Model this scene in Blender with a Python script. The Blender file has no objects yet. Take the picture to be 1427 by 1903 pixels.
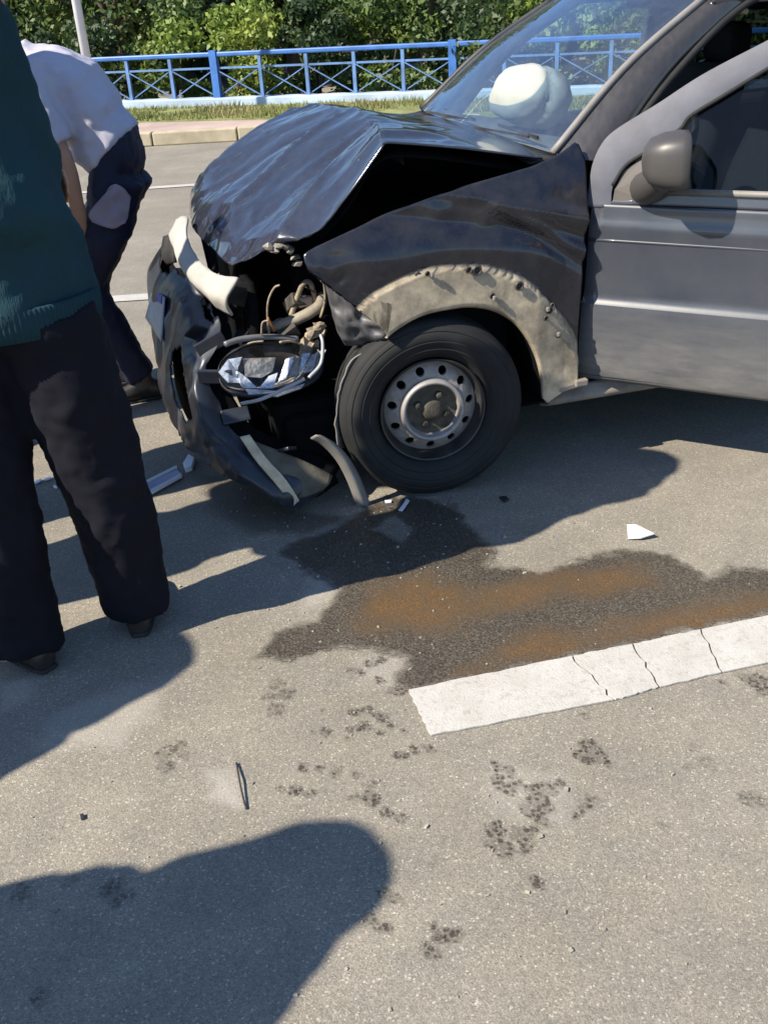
import bpy, bmesh, math, random
import numpy as np
from mathutils import Vector, Matrix, noise as mn

random.seed(7); rng = np.random.default_rng(7)
S = bpy.context.scene
C = S.collection
R = math.radians

# ------------------------------------------------------------------ camera
CAM_H, PITCH, ROLL, FPX, PW, PH = 1.497, 0.49579, -0.05992, 1800.0, 1427.0, 1903.0
cp, sp = math.cos(PITCH), math.sin(PITCH)
FWD = np.array([0, cp, -sp]); RT0 = np.array([1., 0, 0]); UP0 = np.array([0, sp, cp])
RT = math.cos(ROLL)*RT0 + math.sin(ROLL)*UP0
UPV = -math.sin(ROLL)*RT0 + math.cos(ROLL)*UP0
EYE = np.array([0, 0, CAM_H])
cd = bpy.data.cameras.new('camera'); cam = bpy.data.objects.new('camera', cd); C.objects.link(cam)
M = Matrix.Identity(4)
for i in range(3):
    M[i][0] = RT[i]; M[i][1] = UPV[i]; M[i][2] = -FWD[i]; M[i][3] = EYE[i]
cam.matrix_world = M
cd.sensor_fit = 'VERTICAL'; cd.sensor_height = 24; cd.lens = 24*FPX/PH; cd.clip_end = 2000; cd.clip_start = .05
S.camera = cam

# ------------------------------------------------------------------ light
SUN_AZ, SUN_EL = 27.0, 42.0        # heading in which shadows fall (from +x), elevation
w = bpy.data.worlds.new('World'); S.world = w; w.use_nodes = True
nt = w.node_tree; bg = nt.nodes['Background']
sky = nt.nodes.new('ShaderNodeTexSky'); sky.sky_type = 'NISHITA'; sky.sun_disc = False
sky.sun_elevation = R(SUN_EL)
lx, ly = math.cos(R(SUN_AZ)), math.sin(R(SUN_AZ))
sky.sun_rotation = math.atan2(-lx, -ly) % (2*math.pi)
sky.air_density = 1.0; sky.dust_density = .3; sky.ozone_density = 5.0
nt.links.new(sky.outputs[0], bg.inputs['Color']); bg.inputs['Strength'].default_value = .11
sl = bpy.data.lights.new('sun', 'SUN'); sl.energy = 5.0; sl.angle = R(.55); sl.color = (1, .91, .76)
so = bpy.data.objects.new('sun', sl); C.objects.link(so)
dv = Vector((lx*math.cos(R(SUN_EL)), ly*math.cos(R(SUN_EL)), -math.sin(R(SUN_EL))))
so.rotation_euler = dv.to_track_quat('-Z', 'Y').to_euler(); so.location = (-6, -3, 8)
S.view_settings.view_transform = 'Standard'; S.view_settings.look = 'None'
S.view_settings.gamma = 1; S.view_settings.use_curve_mapping = False
S.view_settings.exposure = 1.12

# ------------------------------------------------------------------ helpers
def ray(u, v): return FWD + RT*(u-PW/2)/FPX - UPV*(v-PH/2)/FPX
def gp(u, v, z=0.0):                       # point of the horizontal plane z seen at photo coordinates u, v
    d = ray(u, v); return EYE + d*((z-CAM_H)/d[2])
def wy(u, v, y):                           # point of the vertical plane y seen there
    d = ray(u, v); return EYE + d*(y/d[1])

def link(o, parent=None):
    C.objects.link(o)
    if parent is not None: o.parent = parent
    return o
def tag(o, label=None, cat=None, group=None, kind=None):
    if label: o['label'] = label
    if cat: o['category'] = cat
    if group: o['group'] = group
    if kind: o['kind'] = kind
    return o
def empty(name, loc=(0, 0, 0), rz=0, label=None, cat=None, group=None):
    o = bpy.data.objects.new(name, None); o.location = loc; o.rotation_euler = (0, 0, rz)
    o.empty_display_size = .1
    return tag(link(o), label, cat, group)
def mesh(name, V, F, mat, parent=None, smooth=True, mats=None):
    me = bpy.data.meshes.new(name)
    me.from_pydata([tuple(map(float, p)) for p in V], [], F)
    me.materials.append(mat)
    if mats:
        for m in mats: me.materials.append(m)
    me.validate()
    if smooth: me.polygons.foreach_set('use_smooth', [True]*len(me.polygons))
    me.update()
    return link(bpy.data.objects.new(name, me), parent)
def solid(o, t, off=-1.0):
    m = o.modifiers.new('solid', 'SOLIDIFY'); m.thickness = t; m.offset = off; m.use_even_offset = False; return o
def fixn(o):
    bm = bmesh.new(); bm.from_mesh(o.data); bmesh.ops.recalc_face_normals(bm, faces=bm.faces); bm.to_mesh(o.data); bm.free(); return o
def orient(o, d):
    me = o.data; n_ = sum((p.normal*p.area for p in me.polygons), Vector())
    if n_.dot(Vector(d)) < 0: me.flip_normals()
    return o
def bevel(o, wd, seg=2):
    m = o.modifiers.new('bevel', 'BEVEL'); m.width = wd; m.segments = seg; m.limit_method = 'ANGLE'; m.angle_limit = R(35); return o
def autosmooth(o, deg=35):
    me = o.data
    me.polygons.foreach_set('use_smooth', [True]*len(me.polygons))
    try: me.set_sharp_from_angle(angle=R(deg))
    except Exception: pass
    return o

def cr(P, n):                              # Catmull-Rom resample along axis 0
    P = np.asarray(P, float); k = len(P)
    if k == 2:
        t = np.linspace(0, 1, n).reshape((-1,)+(1,)*(P.ndim-1)); return P[0]*(1-t)+P[1]*t
    Q = np.concatenate([(2*P[0]-P[1])[None], P, (2*P[-1]-P[-2])[None]])
    out = []
    for s in np.linspace(0, k-1, n):
        i = min(int(s), k-2); t = s-i
        a, b, c, d = Q[i], Q[i+1], Q[i+2], Q[i+3]
        out.append(.5*((2*b)+(-a+c)*t+(2*a-5*b+4*c-d)*t*t+(-a+3*b-3*c+d)*t**3))
    return np.array(out)
def surf(G, nu, nv):                       # control grid [u][v][3] -> fine grid
    G = np.asarray(G, float)
    G = cr(G, nu); G = np.swapaxes(cr(np.swapaxes(G, 0, 1), nv), 0, 1); return G
def gridfaces(nu, nv, closed_v=False):
    F = []
    for i in range(nu-1):
        for j in range(nv-1 if not closed_v else nv):
            j2 = (j+1) % nv
            F.append((i*nv+j, i*nv+j2, (i+1)*nv+j2, (i+1)*nv+j))
    return F
def sheet(name, G, nu, nv, mat, parent=None, t=.0, fn=None, off=0.0):
    P = surf(G, nu, nv).reshape(-1, 3)
    if fn is not None: P = np.array([fn(p) for p in P])
    o = mesh(name, P, gridfaces(nu, nv), mat, parent)
    if t: solid(o, t, off)
    return o
def tube_vf(path, rad, seg=10, n=None, squash=None):
    path = np.asarray(path, float)
    rad = np.full(len(path), rad) if np.isscalar(rad) else np.asarray(rad, float)
    if n: rad = cr(rad[:, None], n)[:, 0]; path = cr(path, n)
    k = len(path); T = np.gradient(path, axis=0); T /= np.linalg.norm(T, axis=1)[:, None]+1e-9
    up = np.array([0, 0, 1.]) if abs(T[0][2]) < .9 else np.array([1., 0, 0])
    V = []
    for i in range(k):
        a = np.cross(T[i], up); a /= np.linalg.norm(a)+1e-9; b = np.cross(a, T[i]); up = b
        for j in range(seg):
            th = 2*math.pi*j/seg
            V.append(path[i]+rad[i]*(math.cos(th)*a+math.sin(th)*b))
    F = gridfaces(k, seg, True)
    F.append(tuple(range(seg))[::-1]); F.append(tuple((k-1)*seg+j for j in range(seg)))
    return V, F
def tube(name, path, rad, mat, parent=None, seg=10, n=None):
    V, F = tube_vf(path, rad, seg, n); return mesh(name, V, F, mat, parent)
class MB:
    def __init__(s): s.V = []; s.F = []
    def add(s, V, F):
        b = len(s.V); s.V += [tuple(map(float, p)) for p in V]; s.F += [tuple(b+i for i in f) for f in F]; return s
    def box(s, c, sz, rot=None):
        P = np.array([(x, y, z) for x in (-.5, .5) for y in (-.5, .5) for z in (-.5, .5)])*np.array(sz)
        if rot is not None: P = P@np.array(rot.to_3x3()).T
        return s.add(P+np.array(c), [(0, 1, 3, 2), (4, 6, 7, 5), (0, 4, 5, 1), (2, 3, 7, 6), (0, 2, 6, 4), (1, 5, 7, 3)])
    def bar(s, a, b, wd, ht=None, up=(0, 0, 1)):
        a = np.array(a, float); b = np.array(b, float); ht = ht or wd
        d = b-a; L = np.linalg.norm(d); d = d/L
        u = np.array(up, float)
        if abs(d@u) > .95: u = np.array([0, 1., 0])
        x = np.cross(d, u); x /= np.linalg.norm(x); y = np.cross(x, d)
        P = [a+x*i*wd/2+y*j*ht/2 for i, j in ((-1, -1), (1, -1), (1, 1), (-1, 1))]
        P += [p+d*L for p in P]
        return s.add(P, [(3, 2, 1, 0), (4, 5, 6, 7), (0, 1, 5, 4), (1, 2, 6, 5), (2, 3, 7, 6), (3, 0, 4, 7)])
    def tube(s, path, rad, seg=8, n=None): return s.add(*tube_vf(path, rad, seg, n))
    def build(s, name, mat, parent=None, smooth=False): return mesh(name, s.V, s.F, mat, parent, smooth)
def lathe(prof, seg=64, axis='y'):         # profile (radius, offset) round the y axis
    V = []
    for (r_, y) in prof:
        for j in range(seg):
            a = 2*math.pi*j/seg; V.append((r_*math.cos(a), y, r_*math.sin(a)))
    return V, gridfaces(len(prof), seg, True)

# ------------------------------------------------------------------ materials
def new_mat(name):
    m = bpy.data.materials.new(name); m.use_nodes = True
    return m, m.node_tree, m.node_tree.nodes['Principled BSDF']
def N(nt, typ, **kw):
    n = nt.nodes.new(typ)
    for k, v in kw.items():
        if k.startswith('_'): setattr(n, k[1:], v)
        else: n.inputs[k].default_value = v
    return n
def ramp(nt, src, stops):
    n = nt.nodes.new('ShaderNodeValToRGB'); e = n.color_ramp.elements
    while len(e) < len(stops): e.new(.5)
    for i, (p, c) in enumerate(stops):
        e[i].position = p; e[i].color = (c, c, c, 1) if np.isscalar(c) else tuple(c)+(1,)
    nt.links.new(src, n.inputs[0]); return n.outputs[0]
def mix(nt, f, a, b, blend='MIX'):
    n = nt.nodes.new('ShaderNodeMix'); n.data_type = 'RGBA'; n.blend_type = blend
    for sock, v in ((n.inputs[0], f), (n.inputs[6], a), (n.inputs[7], b)):
        if hasattr(v, 'links'): nt.links.new(v, sock)
        else: sock.default_value = v if np.isscalar(v) else tuple(v)+(1,)
    return n.outputs[2]
def math_(nt, op, a, b=0.0, clamp=False):
    n = nt.nodes.new('ShaderNodeMath'); n.operation = op; n.use_clamp = clamp
    for s, v in zip(n.inputs, (a, b)):
        if hasattr(v, 'links'): nt.links.new(v, s)
        else: s.default_value = v
    return n.outputs[0]
def noise_(nt, scale, detail=4, rough=.6, coord='Object', stretch=None):
    tc = nt.nodes.new('ShaderNodeTexCoord'); src = tc.outputs[coord]
    if stretch:
        mp = nt.nodes.new('ShaderNodeMapping'); mp.inputs['Scale'].default_value = stretch
        nt.links.new(src, mp.inputs[0]); src = mp.outputs[0]
    n = N(nt, 'ShaderNodeTexNoise', Scale=scale, Detail=detail, Roughness=rough)
    nt.links.new(src, n.inputs['Vector']); return n.outputs['Fac']
def bump(nt, b, h, strength=.3, dist=.01):
    n = N(nt, 'ShaderNodeBump', Strength=strength, Distance=dist)
    nt.links.new(h, n.inputs['Height']); nt.links.new(n.outputs[0], b.inputs['Normal'])
def basic(name, col, rough=.6, metal=0, var=.25, vs=12, bmp=0, bs=60, dust=0, dcol=(.22, .19, .15), spec=None, coat=0):
    m, nt, b = new_mat(name)
    f = noise_(nt, vs, 5)
    c = mix(nt, ramp(nt, f, [(.3, 0), (.7, 1)]), tuple(x*(1-var) for x in col), tuple(min(1, x*(1+var)) for x in col))
    if dust:
        d = ramp(nt, noise_(nt, 7, 7, .7), [(.38, 0), (.75, dust)])
        c = mix(nt, d, c, dcol)
        nt.links.new(math_(nt, 'ADD', math_(nt, 'MULTIPLY', d, .5), rough, True), b.inputs['Roughness'])
    else: b.inputs['Roughness'].default_value = rough
    nt.links.new(c, b.inputs['Base Color'])
    b.inputs['Metallic'].default_value = metal
    if spec is not None: b.inputs['Specular IOR Level'].default_value = spec
    if coat: b.inputs['Coat Weight'].default_value = coat; b.inputs['Coat Roughness'].default_value = .06
    if bmp: bump(nt, b, noise_(nt, bs, 4), bmp)
    return m

def paint_mat(name, base, dust, lowz=None, streak=True, rough=.22):
    m, nt, b = new_mat(name)
    d = ramp(nt, noise_(nt, 5, 8, .68), [(.35, .25), (.72, 1)])
    if streak: d = mix(nt, .55, d, ramp(nt, noise_(nt, 9, 5, .6, stretch=(6, 6, .5)), [(.35, .3), (.7, 1)]))
    amt = math_(nt, 'MULTIPLY', d, dust, True)
    if lowz:
        tc = nt.nodes.new('ShaderNodeTexCoord'); sx = nt.nodes.new('ShaderNodeSeparateXYZ')
        nt.links.new(tc.outputs['Object'], sx.inputs[0])
        mr = N(nt, 'ShaderNodeMapRange', **{'From Min': lowz[0], 'From Max': lowz[1], 'To Min': lowz[2], 'To Max': 0.0})
        nt.links.new(sx.outputs[2], mr.inputs[0])
        n2 = ramp(nt, noise_(nt, 16, 6, .7, stretch=(.35, .35, 1.6)), [(.3, .35), (.7, 1)])
        amt = math_(nt, 'ADD', amt, math_(nt, 'MULTIPLY', mr.outputs[0], n2), True)
    col = mix(nt, amt, base, (.27, .255, .23))
    nt.links.new(col, b.inputs['Base Color'])
    nt.links.new(math_(nt, 'ADD', math_(nt, 'MULTIPLY', amt, .9), rough, True), b.inputs['Roughness'])
    b.inputs['Coat Weight'].default_value = .5; b.inputs['Coat Roughness'].default_value = .08
    nt.links.new(math_(nt, 'SUBTRACT', .6, math_(nt, 'MULTIPLY', amt, 1.4), True), b.inputs['Coat Weight'])
    bump(nt, b, noise_(nt, 30, 3), .04, .004)
    return m
def scuffs(m, k=.5):                       # fine scratches and chipped flecks in the paint
    nt = m.node_tree; b = nt.nodes['Principled BSDF']; src = b.inputs['Base Color'].links[0].from_socket
    s1 = ramp(nt, noise_(nt, 5, 4, .75, stretch=(1, 14, 3)), [(.63, 0), (.72, k)])
    s2 = ramp(nt, noise_(nt, 46, 3, .6), [(.70, 0), (.76, k*1.3)])
    nt.links.new(mix(nt, math_(nt, 'MAXIMUM', s1, s2), src, (.16, .17, .19)), b.inputs['Base Color']); return m

def asphalt_mat(name):
    m, nt, b = new_mat(name)
    tc = nt.nodes.new('ShaderNodeTexCoord'); P = tc.outputs['Object']
    def nz(sc, det=3, ro=.6):
        n = N(nt, 'ShaderNodeTexNoise', Scale=sc, Detail=det, Roughness=ro); nt.links.new(P, n.inputs['Vector']); return n.outputs['Fac']
    v = N(nt, 'ShaderNodeTexVoronoi', Scale=270.0); nt.links.new(P, v.inputs['Vector'])
    sepc = nt.nodes.new('ShaderNodeSeparateColor'); nt.links.new(v.outputs['Color'], sepc.inputs[0])
    stone = sepc.outputs[0]
    base = mix(nt, ramp(nt, nz(1.6, 7, .65), [(.32, 0), (.68, 1)]), (.178, .158, .126), (.252, .228, .186))
    base = mix(nt, ramp(nt, nz(7, 4), [(.35, 0), (.7, .5)]), base, (.155, .145, .13))
    g = ramp(nt, stone, [(0, .62), (.35, .88), (.85, 1.10), (.95, 1.3), (1, 2.1)])
    g2 = ramp(nt, nz(420, 2, .5), [(.3, .62), (.5, 1.0), (.7, 1.35)])
    base = mix(nt, .75, base, g, 'MULTIPLY'); base = mix(nt, .7, base, g2, 'MULTIPLY')
    def attr(n):
        a = nt.nodes.new('ShaderNodeAttribute'); a.attribute_name = n; return a.outputs['Fac']
    wet, rust, dust = attr('wet'), attr('rust'), attr('dust')
    base = mix(nt, dust, base, (.36, .335, .30))
    rs = math_(nt, 'MULTIPLY', rust, ramp(nt, nz(7, 5, .65), [(.34, .35), (.62, 1)]), True)
    grain = ramp(nt, nz(150, 3, .6), [(.36, 0), (.62, 1)])
    tv = N(nt, 'ShaderNodeTexVoronoi', Scale=84.0, Randomness=.75); nt.links.new(P, tv.inputs['Vector'])
    tm = ramp(nt, tv.outputs['Distance'], [(.44, 1), (.55, .42)])
    wet = math_(nt, 'MAXIMUM', wet, math_(nt, 'MULTIPLY', math_(nt, 'MULTIPLY', attr('tread'), 1.3, True), tm))
    wetf = math_(nt, 'MULTIPLY', wet, math_(nt, 'ADD', math_(nt, 'MULTIPLY', grain, .35), .68), True)
    wcol = mix(nt, 1, base, (.21, .19, .175), 'MULTIPLY')
    base = mix(nt, wetf, base, wcol)
    base = mix(nt, math_(nt, 'MULTIPLY', rs, .80), base, mix(nt, grain, (.060, .034, .015), (.155, .088, .034)))
    nt.links.new(base, b.inputs['Base Color'])
    nt.links.new(math_(nt, 'SUBTRACT', .88, math_(nt, 'MULTIPLY', wetf, .56)), b.inputs['Roughness'])
    b.inputs['Specular IOR Level'].default_value = .35
    h = math_(nt, 'ADD', math_(nt, 'MULTIPLY', stone, .7), nz(240, 3))
    bump(nt, b, h, .55, .0035)
    return m

A_ROAD = asphalt_mat('asphalt')
PAINT = paint_mat('dark_paint', (.010, .012, .022), .10, rough=.16)
PAINT_F = paint_mat('fender_paint', (.008, .009, .016), .06, rough=.2)
def fender_mat(name, ac, rad):
    m, nt, b = new_mat(name)
    tc = nt.nodes.new('ShaderNodeTexCoord'); sx = nt.nodes.new('ShaderNodeSeparateXYZ'); nt.links.new(tc.outputs['Object'], sx.inputs[0])
    dx = math_(nt, 'SUBTRACT', sx.outputs[0], ac[0]); dz = math_(nt, 'SUBTRACT', sx.outputs[2], ac[2])
    r_ = math_(nt, 'SQRT', math_(nt, 'ADD', math_(nt, 'MULTIPLY', dx, dx), math_(nt, 'MULTIPLY', dz, dz)))
    r_ = math_(nt, 'ADD', r_, math_(nt, 'MULTIPLY', math_(nt, 'SUBTRACT', noise_(nt, 7, 5, .6), .5), .035))
    mr = N(nt, 'ShaderNodeMapRange', **{'From Min': rad-.006, 'From Max': rad+.004, 'To Min': 1.0, 'To Max': 0.0}); nt.links.new(r_, mr.inputs[0])
    blot = ramp(nt, noise_(nt, 16, 6, .7), [(.32, .45), (.62, 1)])
    d = math_(nt, 'MULTIPLY', mr.outputs[0], blot)
    thin = math_(nt, 'MULTIPLY', ramp(nt, noise_(nt, 5, 7, .7), [(.45, 0), (.8, 1)]), .10)
    amt = math_(nt, 'MAXIMUM', d, thin)
    stain = mix(nt, ramp(nt, noise_(nt, 5, 5, .7), [(.4, 0), (.7, .8)]), (.46, .385, .275), (.20, .165, .115))
    nt.links.new(mix(nt, amt, (.009, .011, .019), stain), b.inputs['Base Color'])
    nt.links.new(math_(nt, 'ADD', math_(nt, 'MULTIPLY', amt, .7), .18), b.inputs['Roughness'])
    nt.links.new(math_(nt, 'MULTIPLY', math_(nt, 'SUBTRACT', 1.0, amt, True), .3), b.inputs['Coat Weight']); b.inputs['Specular IOR Level'].default_value = .32; b.inputs['Coat Roughness'].default_value = .06
    bump(nt, b, noise_(nt, 50, 4), .10, .004); return m
PAINT_D = paint_mat('dusty_door_paint', (.020, .026, .040), .09, lowz=(.30, .60, .52), rough=.36, streak=False)
DUSTY = basic('dusty_primer', (.17, .15, .125), .85, var=.3, vs=14, bmp=.25, bs=40)
BLK = basic('black_plastic', (.012, .012, .014), .5, var=.3, dust=.18)
BLKP = basic('bumper_plastic', (.017, .021, .030), .36, var=.3, dust=.12, dcol=(.05, .05, .055), spec=.5)
TRIM = basic('grey_trim_plastic', (.16, .15, .14), .55, var=.15, bmp=.08, bs=200)
RUB = basic('tyre_rubber', (.012, .013, .014), .75, var=.3, vs=9, dust=.22, dcol=(.045, .042, .038), spec=.3)
RIM = basic('dusty_steel_rim', (.25, .23, .215), .6, metal=.25, var=.25, vs=25, bmp=.1, bs=80)
RIMD = basic('dirty_hub', (.055, .048, .035), .8, var=.5, vs=28, bmp=.3, bs=70)
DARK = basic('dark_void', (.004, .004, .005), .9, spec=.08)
GRIME = basic('grimy_engine_metal', (.035, .032, .028), .7, metal=.2, var=.5, vs=25, dust=.3, dcol=(.16, .13, .09))
BEIGE = basic('broken_beige_plastic', (.22, .18, .13), .7, var=.4, vs=40, bmp=.3, bs=60)
PALE = basic('pale_bumper_core', (.30, .285, .265), .75, var=.15, vs=9, bmp=.15, bs=30)
CHROME = basic('headlight_chrome', (.62, .64, .70), .16, metal=.55, var=.3, vs=60, bmp=.9, bs=55)
WHITEP = basic('white_plastic', (.55, .55, .57), .5, var=.08)
AIRB = basic('airbag_fabric', (.27, .285, .265), .85, var=.04, bmp=.1, bs=20)
DASH = basic('dash_plastic', (.10, .10, .095), .7, var=.1)
SEAT = basic('seat_fabric', (.020, .020, .024), .9, var=.2, vs=60)
def glass_mat(name, tint=(.82, .92, .9), ior=1.55, dirt_haze=.05, gcol=(1., 1., 1.)):
    m = bpy.data.materials.new(name); m.use_nodes = True; nt = m.node_tree
    nt.nodes.remove(nt.nodes['Principled BSDF']); out = nt.nodes['Material Output']
    tr = N(nt, 'ShaderNodeBsdfTransparent', Color=tint+(1,)); gl = N(nt, 'ShaderNodeBsdfGlossy', Roughness=.02, Color=gcol+(1,))
    fr = N(nt, 'ShaderNodeFresnel', IOR=ior)
    mx = nt.nodes.new('ShaderNodeMixShader')
    nt.links.new(fr.outputs[0], mx.inputs[0]); nt.links.new(tr.outputs[0], mx.inputs[1]); nt.links.new(gl.outputs[0], mx.inputs[2])
    df = N(nt, 'ShaderNodeBsdfDiffuse', Color=(.40, .44, .48, 1)); m2 = nt.nodes.new('ShaderNodeMixShader')  # dirt film doubling as haze, coloured bluish like reflected sky
    nt.links.new(ramp(nt, noise_(nt, 6, 6, .7), [(.4, dirt_haze*.4), (.75, dirt_haze)]), m2.inputs[0])
    nt.links.new(mx.outputs[0], m2.inputs[1]); nt.links.new(df.outputs[0], m2.inputs[2]); nt.links.new(m2.outputs[0], out.inputs[0])
    return m
GLASS = glass_mat('windscreen_glass', (.74, .86, .92), ior=2.25, dirt_haze=.09, gcol=(.62, .80, 1.))  # blue gloss tint and haze stand in for deep blue sky reflection
GLASS2 = glass_mat('side_glass', (.26, .30, .33), 1.3, .003)
LINE = None
def line_mat():
    m, nt, b = new_mat('white_road_paint')
    tc = nt.nodes.new('ShaderNodeTexCoord')
    n1 = noise_(nt, 60, 5, .7); n2 = noise_(nt, 9, 4)
    c = mix(nt, ramp(nt, n2, [(.3, 0), (.7, 1)]), (.34, .325, .30), (.41, .40, .375))
    c = mix(nt, ramp(nt, n1, [(.52, 0), (.70, .7)]), c, (.25, .225, .185))
    c = mix(nt, ramp(nt, noise_(nt, 210, 3, .6), [(.60, 0), (.72, .8)]), c, (.22, .20, .165))
    nt.links.new(c, b.inputs['Base Color']); b.inputs['Roughness'].default_value = .7
    bump(nt, b, noise_(nt, 170, 3), .5, .003); return m
LINE = line_mat()
CONC = basic('kerb_concrete', (.34, .29, .20), .9, var=.25, vs=3, bmp=.3, bs=30)
PAVE = basic('pinkish_paving', (.33, .25, .22), .9, var=.2, vs=2, bmp=.3, bs=25)
BLUE = basic('blue_railing_paint', (.035, .115, .34), .45, var=.25, vs=6)
BLUEW = basic('pale_blue_wall_paint', (.33, .41, .51), .8, var=.25, vs=1.6, bmp=.2, bs=14)
SOIL = basic('soil_under_trees', (.06, .05, .03), .95, var=.4, vs=1.5)

# ------------------------------------------------------------------ road
def inpoly(px, poly):
    x, y = px[..., 0], px[..., 1]; c = np.zeros(x.shape, bool); n = len(poly)
    for i in range(n):
        x1, y1 = poly[i]; x2, y2 = poly[(i+1) % n]
        if y1 == y2: continue
        k = ((y1 > y) != (y2 > y)) & (x < (x2-x1)*(y-y1)/(y2-y1)+x1); c ^= k
    return c
def sdist(px, poly):                       # signed distance (inside positive)
    d = np.full(px.shape[:-1], 1e9); n = len(poly); P = np.asarray(poly, float)
    for i in range(n):
        a, b = P[i], P[(i+1) % n]; ab = b-a
        t = np.clip(((px-a)@ab)/(ab@ab+1e-12), 0, 1); q = px-(a+t[..., None]*ab)
        d = np.minimum(d, np.hypot(q[..., 0], q[..., 1]))
    return np.where(inpoly(px, poly), d, -d)
def vnoise(P, s, seed=0):                  # cheap value noise on an array of xy points
    q = P*s+seed*17.3; i = np.floor(q).astype(int); f = q-i; f = f*f*(3-2*f)
    def hsh(a, b): return ((np.sin(a*127.1+b*311.7+seed*3.1)*43758.5453) % 1.0)
    a, b = i[..., 0], i[..., 1]
    return (hsh(a, b)*(1-f[..., 0])+hsh(a+1, b)*f[..., 0])*(1-f[..., 1])+(hsh(a, b+1)*(1-f[..., 0])+hsh(a+1, b+1)*f[..., 0])*f[..., 1]
def fbm(P, s, seed=0): return (vnoise(P, s, seed)+.5*vnoise(P, s*2.1, seed+1)+.25*vnoise(P, s*4.3, seed+2))/1.75-.5
def gpoly(L): return [tuple(gp(u, v)[:2]) for u, v in L]
WETP = gpoly([(470, 1222), (520, 1180), (590, 1148), (625, 1100), (560, 1070), (520, 1030), (600, 985), (640, 965), (720, 925), (850, 935), (885, 985), (940, 1028), (915, 1052), (1010, 1056), (1080, 1040), (1160, 1022), (1240, 1035), (1312, 1070), (1352, 1050), (1427, 1055), (1520, 1050), (1560, 1118), (1427, 1147), (1100, 1216), (765, 1287), (742, 1262), (762, 1222), (650, 1206), (560, 1225)])
RUST1 = gpoly([(655, 1150), (700, 1080), (790, 1062), (900, 1085), (1050, 1052), (1195, 1050), (1225, 1085), (1060, 1115), (950, 1150), (830, 1180), (680, 1180)])
RUST2 = gpoly([(840, 1262), (930, 1195), (1080, 1168), (1230, 1142), (1427, 1098), (1540, 1090), (1540, 1120), (1427, 1146), (1100, 1214)])
DAMP = gpoly([(370, 880), (480, 900), (560, 950), (660, 960), (560, 1000), (460, 990), (390, 940)])
dots = []
def dot(u, v, r_, k=1.0): dots.append((gp(u, v)[:2], r_*.00112, k))
for u, v, r_, k in [(690, 1232, 17, .8), (712, 1225, 13, .7), (665, 1250, 14, .7), (650, 1245, 10, .6), (705, 1262, 14, .8), (735, 1285, 20, .9), (745, 1268, 12, .7),
    (515, 1270, 18, .55), (500, 1295, 18, .5), (532, 1290, 18, .55), (515, 1318, 20, .5), (500, 1330, 10, .6), (578, 1358, 9, .5), (605, 1358, 12, .6), (598, 1320, 7, .4),
    (660, 1325, 16, .8), (685, 1318, 16, .7), (708, 1330, 16, .8), (730, 1345, 14, .7), (650, 1352, 14, .7), (675, 1352, 16, .8), (700, 1362, 13, .7), (752, 1362, 10, .6), (640, 1372, 9, .5),
    (310, 1400, 24, .6), (335, 1385, 16, .5), (310, 1425, 18, .6), (345, 1405, 10, .5),
    (567, 1422, 14, .8), (597, 1428, 11, .8), (628, 1436, 12, .85), (660, 1443, 11, .8), (550, 1470, 14, .75), (578, 1474, 13, .75), (520, 1468, 10, .5), (605, 1470, 8, .4), (690, 1455, 14, .4),
    (745, 1405, 12, .8), (770, 1396, 11, .8), (795, 1390, 10, .7), (690, 1482, 20, .85), (720, 1508, 14, .8), (748, 1518, 12, .7), (660, 1478, 10, .6),
    (920, 1425, 15, .8), (952, 1430, 13, .85), (925, 1448, 15, .9), (945, 1468, 18, .9), (962, 1455, 12, .8), (995, 1465, 16, .9), (1015, 1460, 12, .7), (1000, 1485, 20, .9), (985, 1508, 18, .85), (1010, 1500, 14, .8), (1040, 1455, 13, .7), (1030, 1475, 11, .6), (1000, 1525, 14, .8),
    (920, 1540, 20, .9), (915, 1565, 18, .9), (935, 1580, 16, .8), (965, 1555, 20, .9), (975, 1580, 15, .85), (985, 1545, 10, .7),
    (1088, 1385, 18, .85), (1082, 1402, 16, .85), (1110, 1400, 18, .9), (1122, 1418, 14, .85), (1100, 1412, 12, .8), (1085, 1500, 14, .8), (1098, 1480, 10, .7), (1075, 1518, 10, .7), (1092, 1333, 12, .6),
    (1405, 1265, 24, .85), (1380, 1258, 14, .6), (1345, 1272, 10, .7), (1420, 1280, 20, .8), (1290, 1385, 12, .35), (1310, 1415, 16, .35), (1295, 1350, 10, .4), (1275, 1425, 10, .35), (1325, 1432, 12, .35), (1395, 1480, 20, .5), (1420, 1495, 14, .4),
    (997, 1642, 12, .95), (715, 1655, 14, .7), (735, 1672, 14, .75), (690, 1710, 15, .6), (712, 1725, 12, .7), (675, 1720, 10, .4), (805, 1725, 12, .7), (812, 1745, 11, .7), (838, 1738, 15, .8), (795, 1770, 17, .75), (815, 1778, 13, .7), (805, 1615, 9, .5), (1235, 1535, 14, .3), (210, 1650, 20, .6), (225, 1670, 16, .6), (80, 1850, 16, .5), (190, 1655, 14, .5), (130, 1640, 16, .4), (40, 1660, 20, .5),
    (935, 930, 9, .9), (1175, 1060, 6, .3)]: dot(u, v, r_, k)
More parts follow.
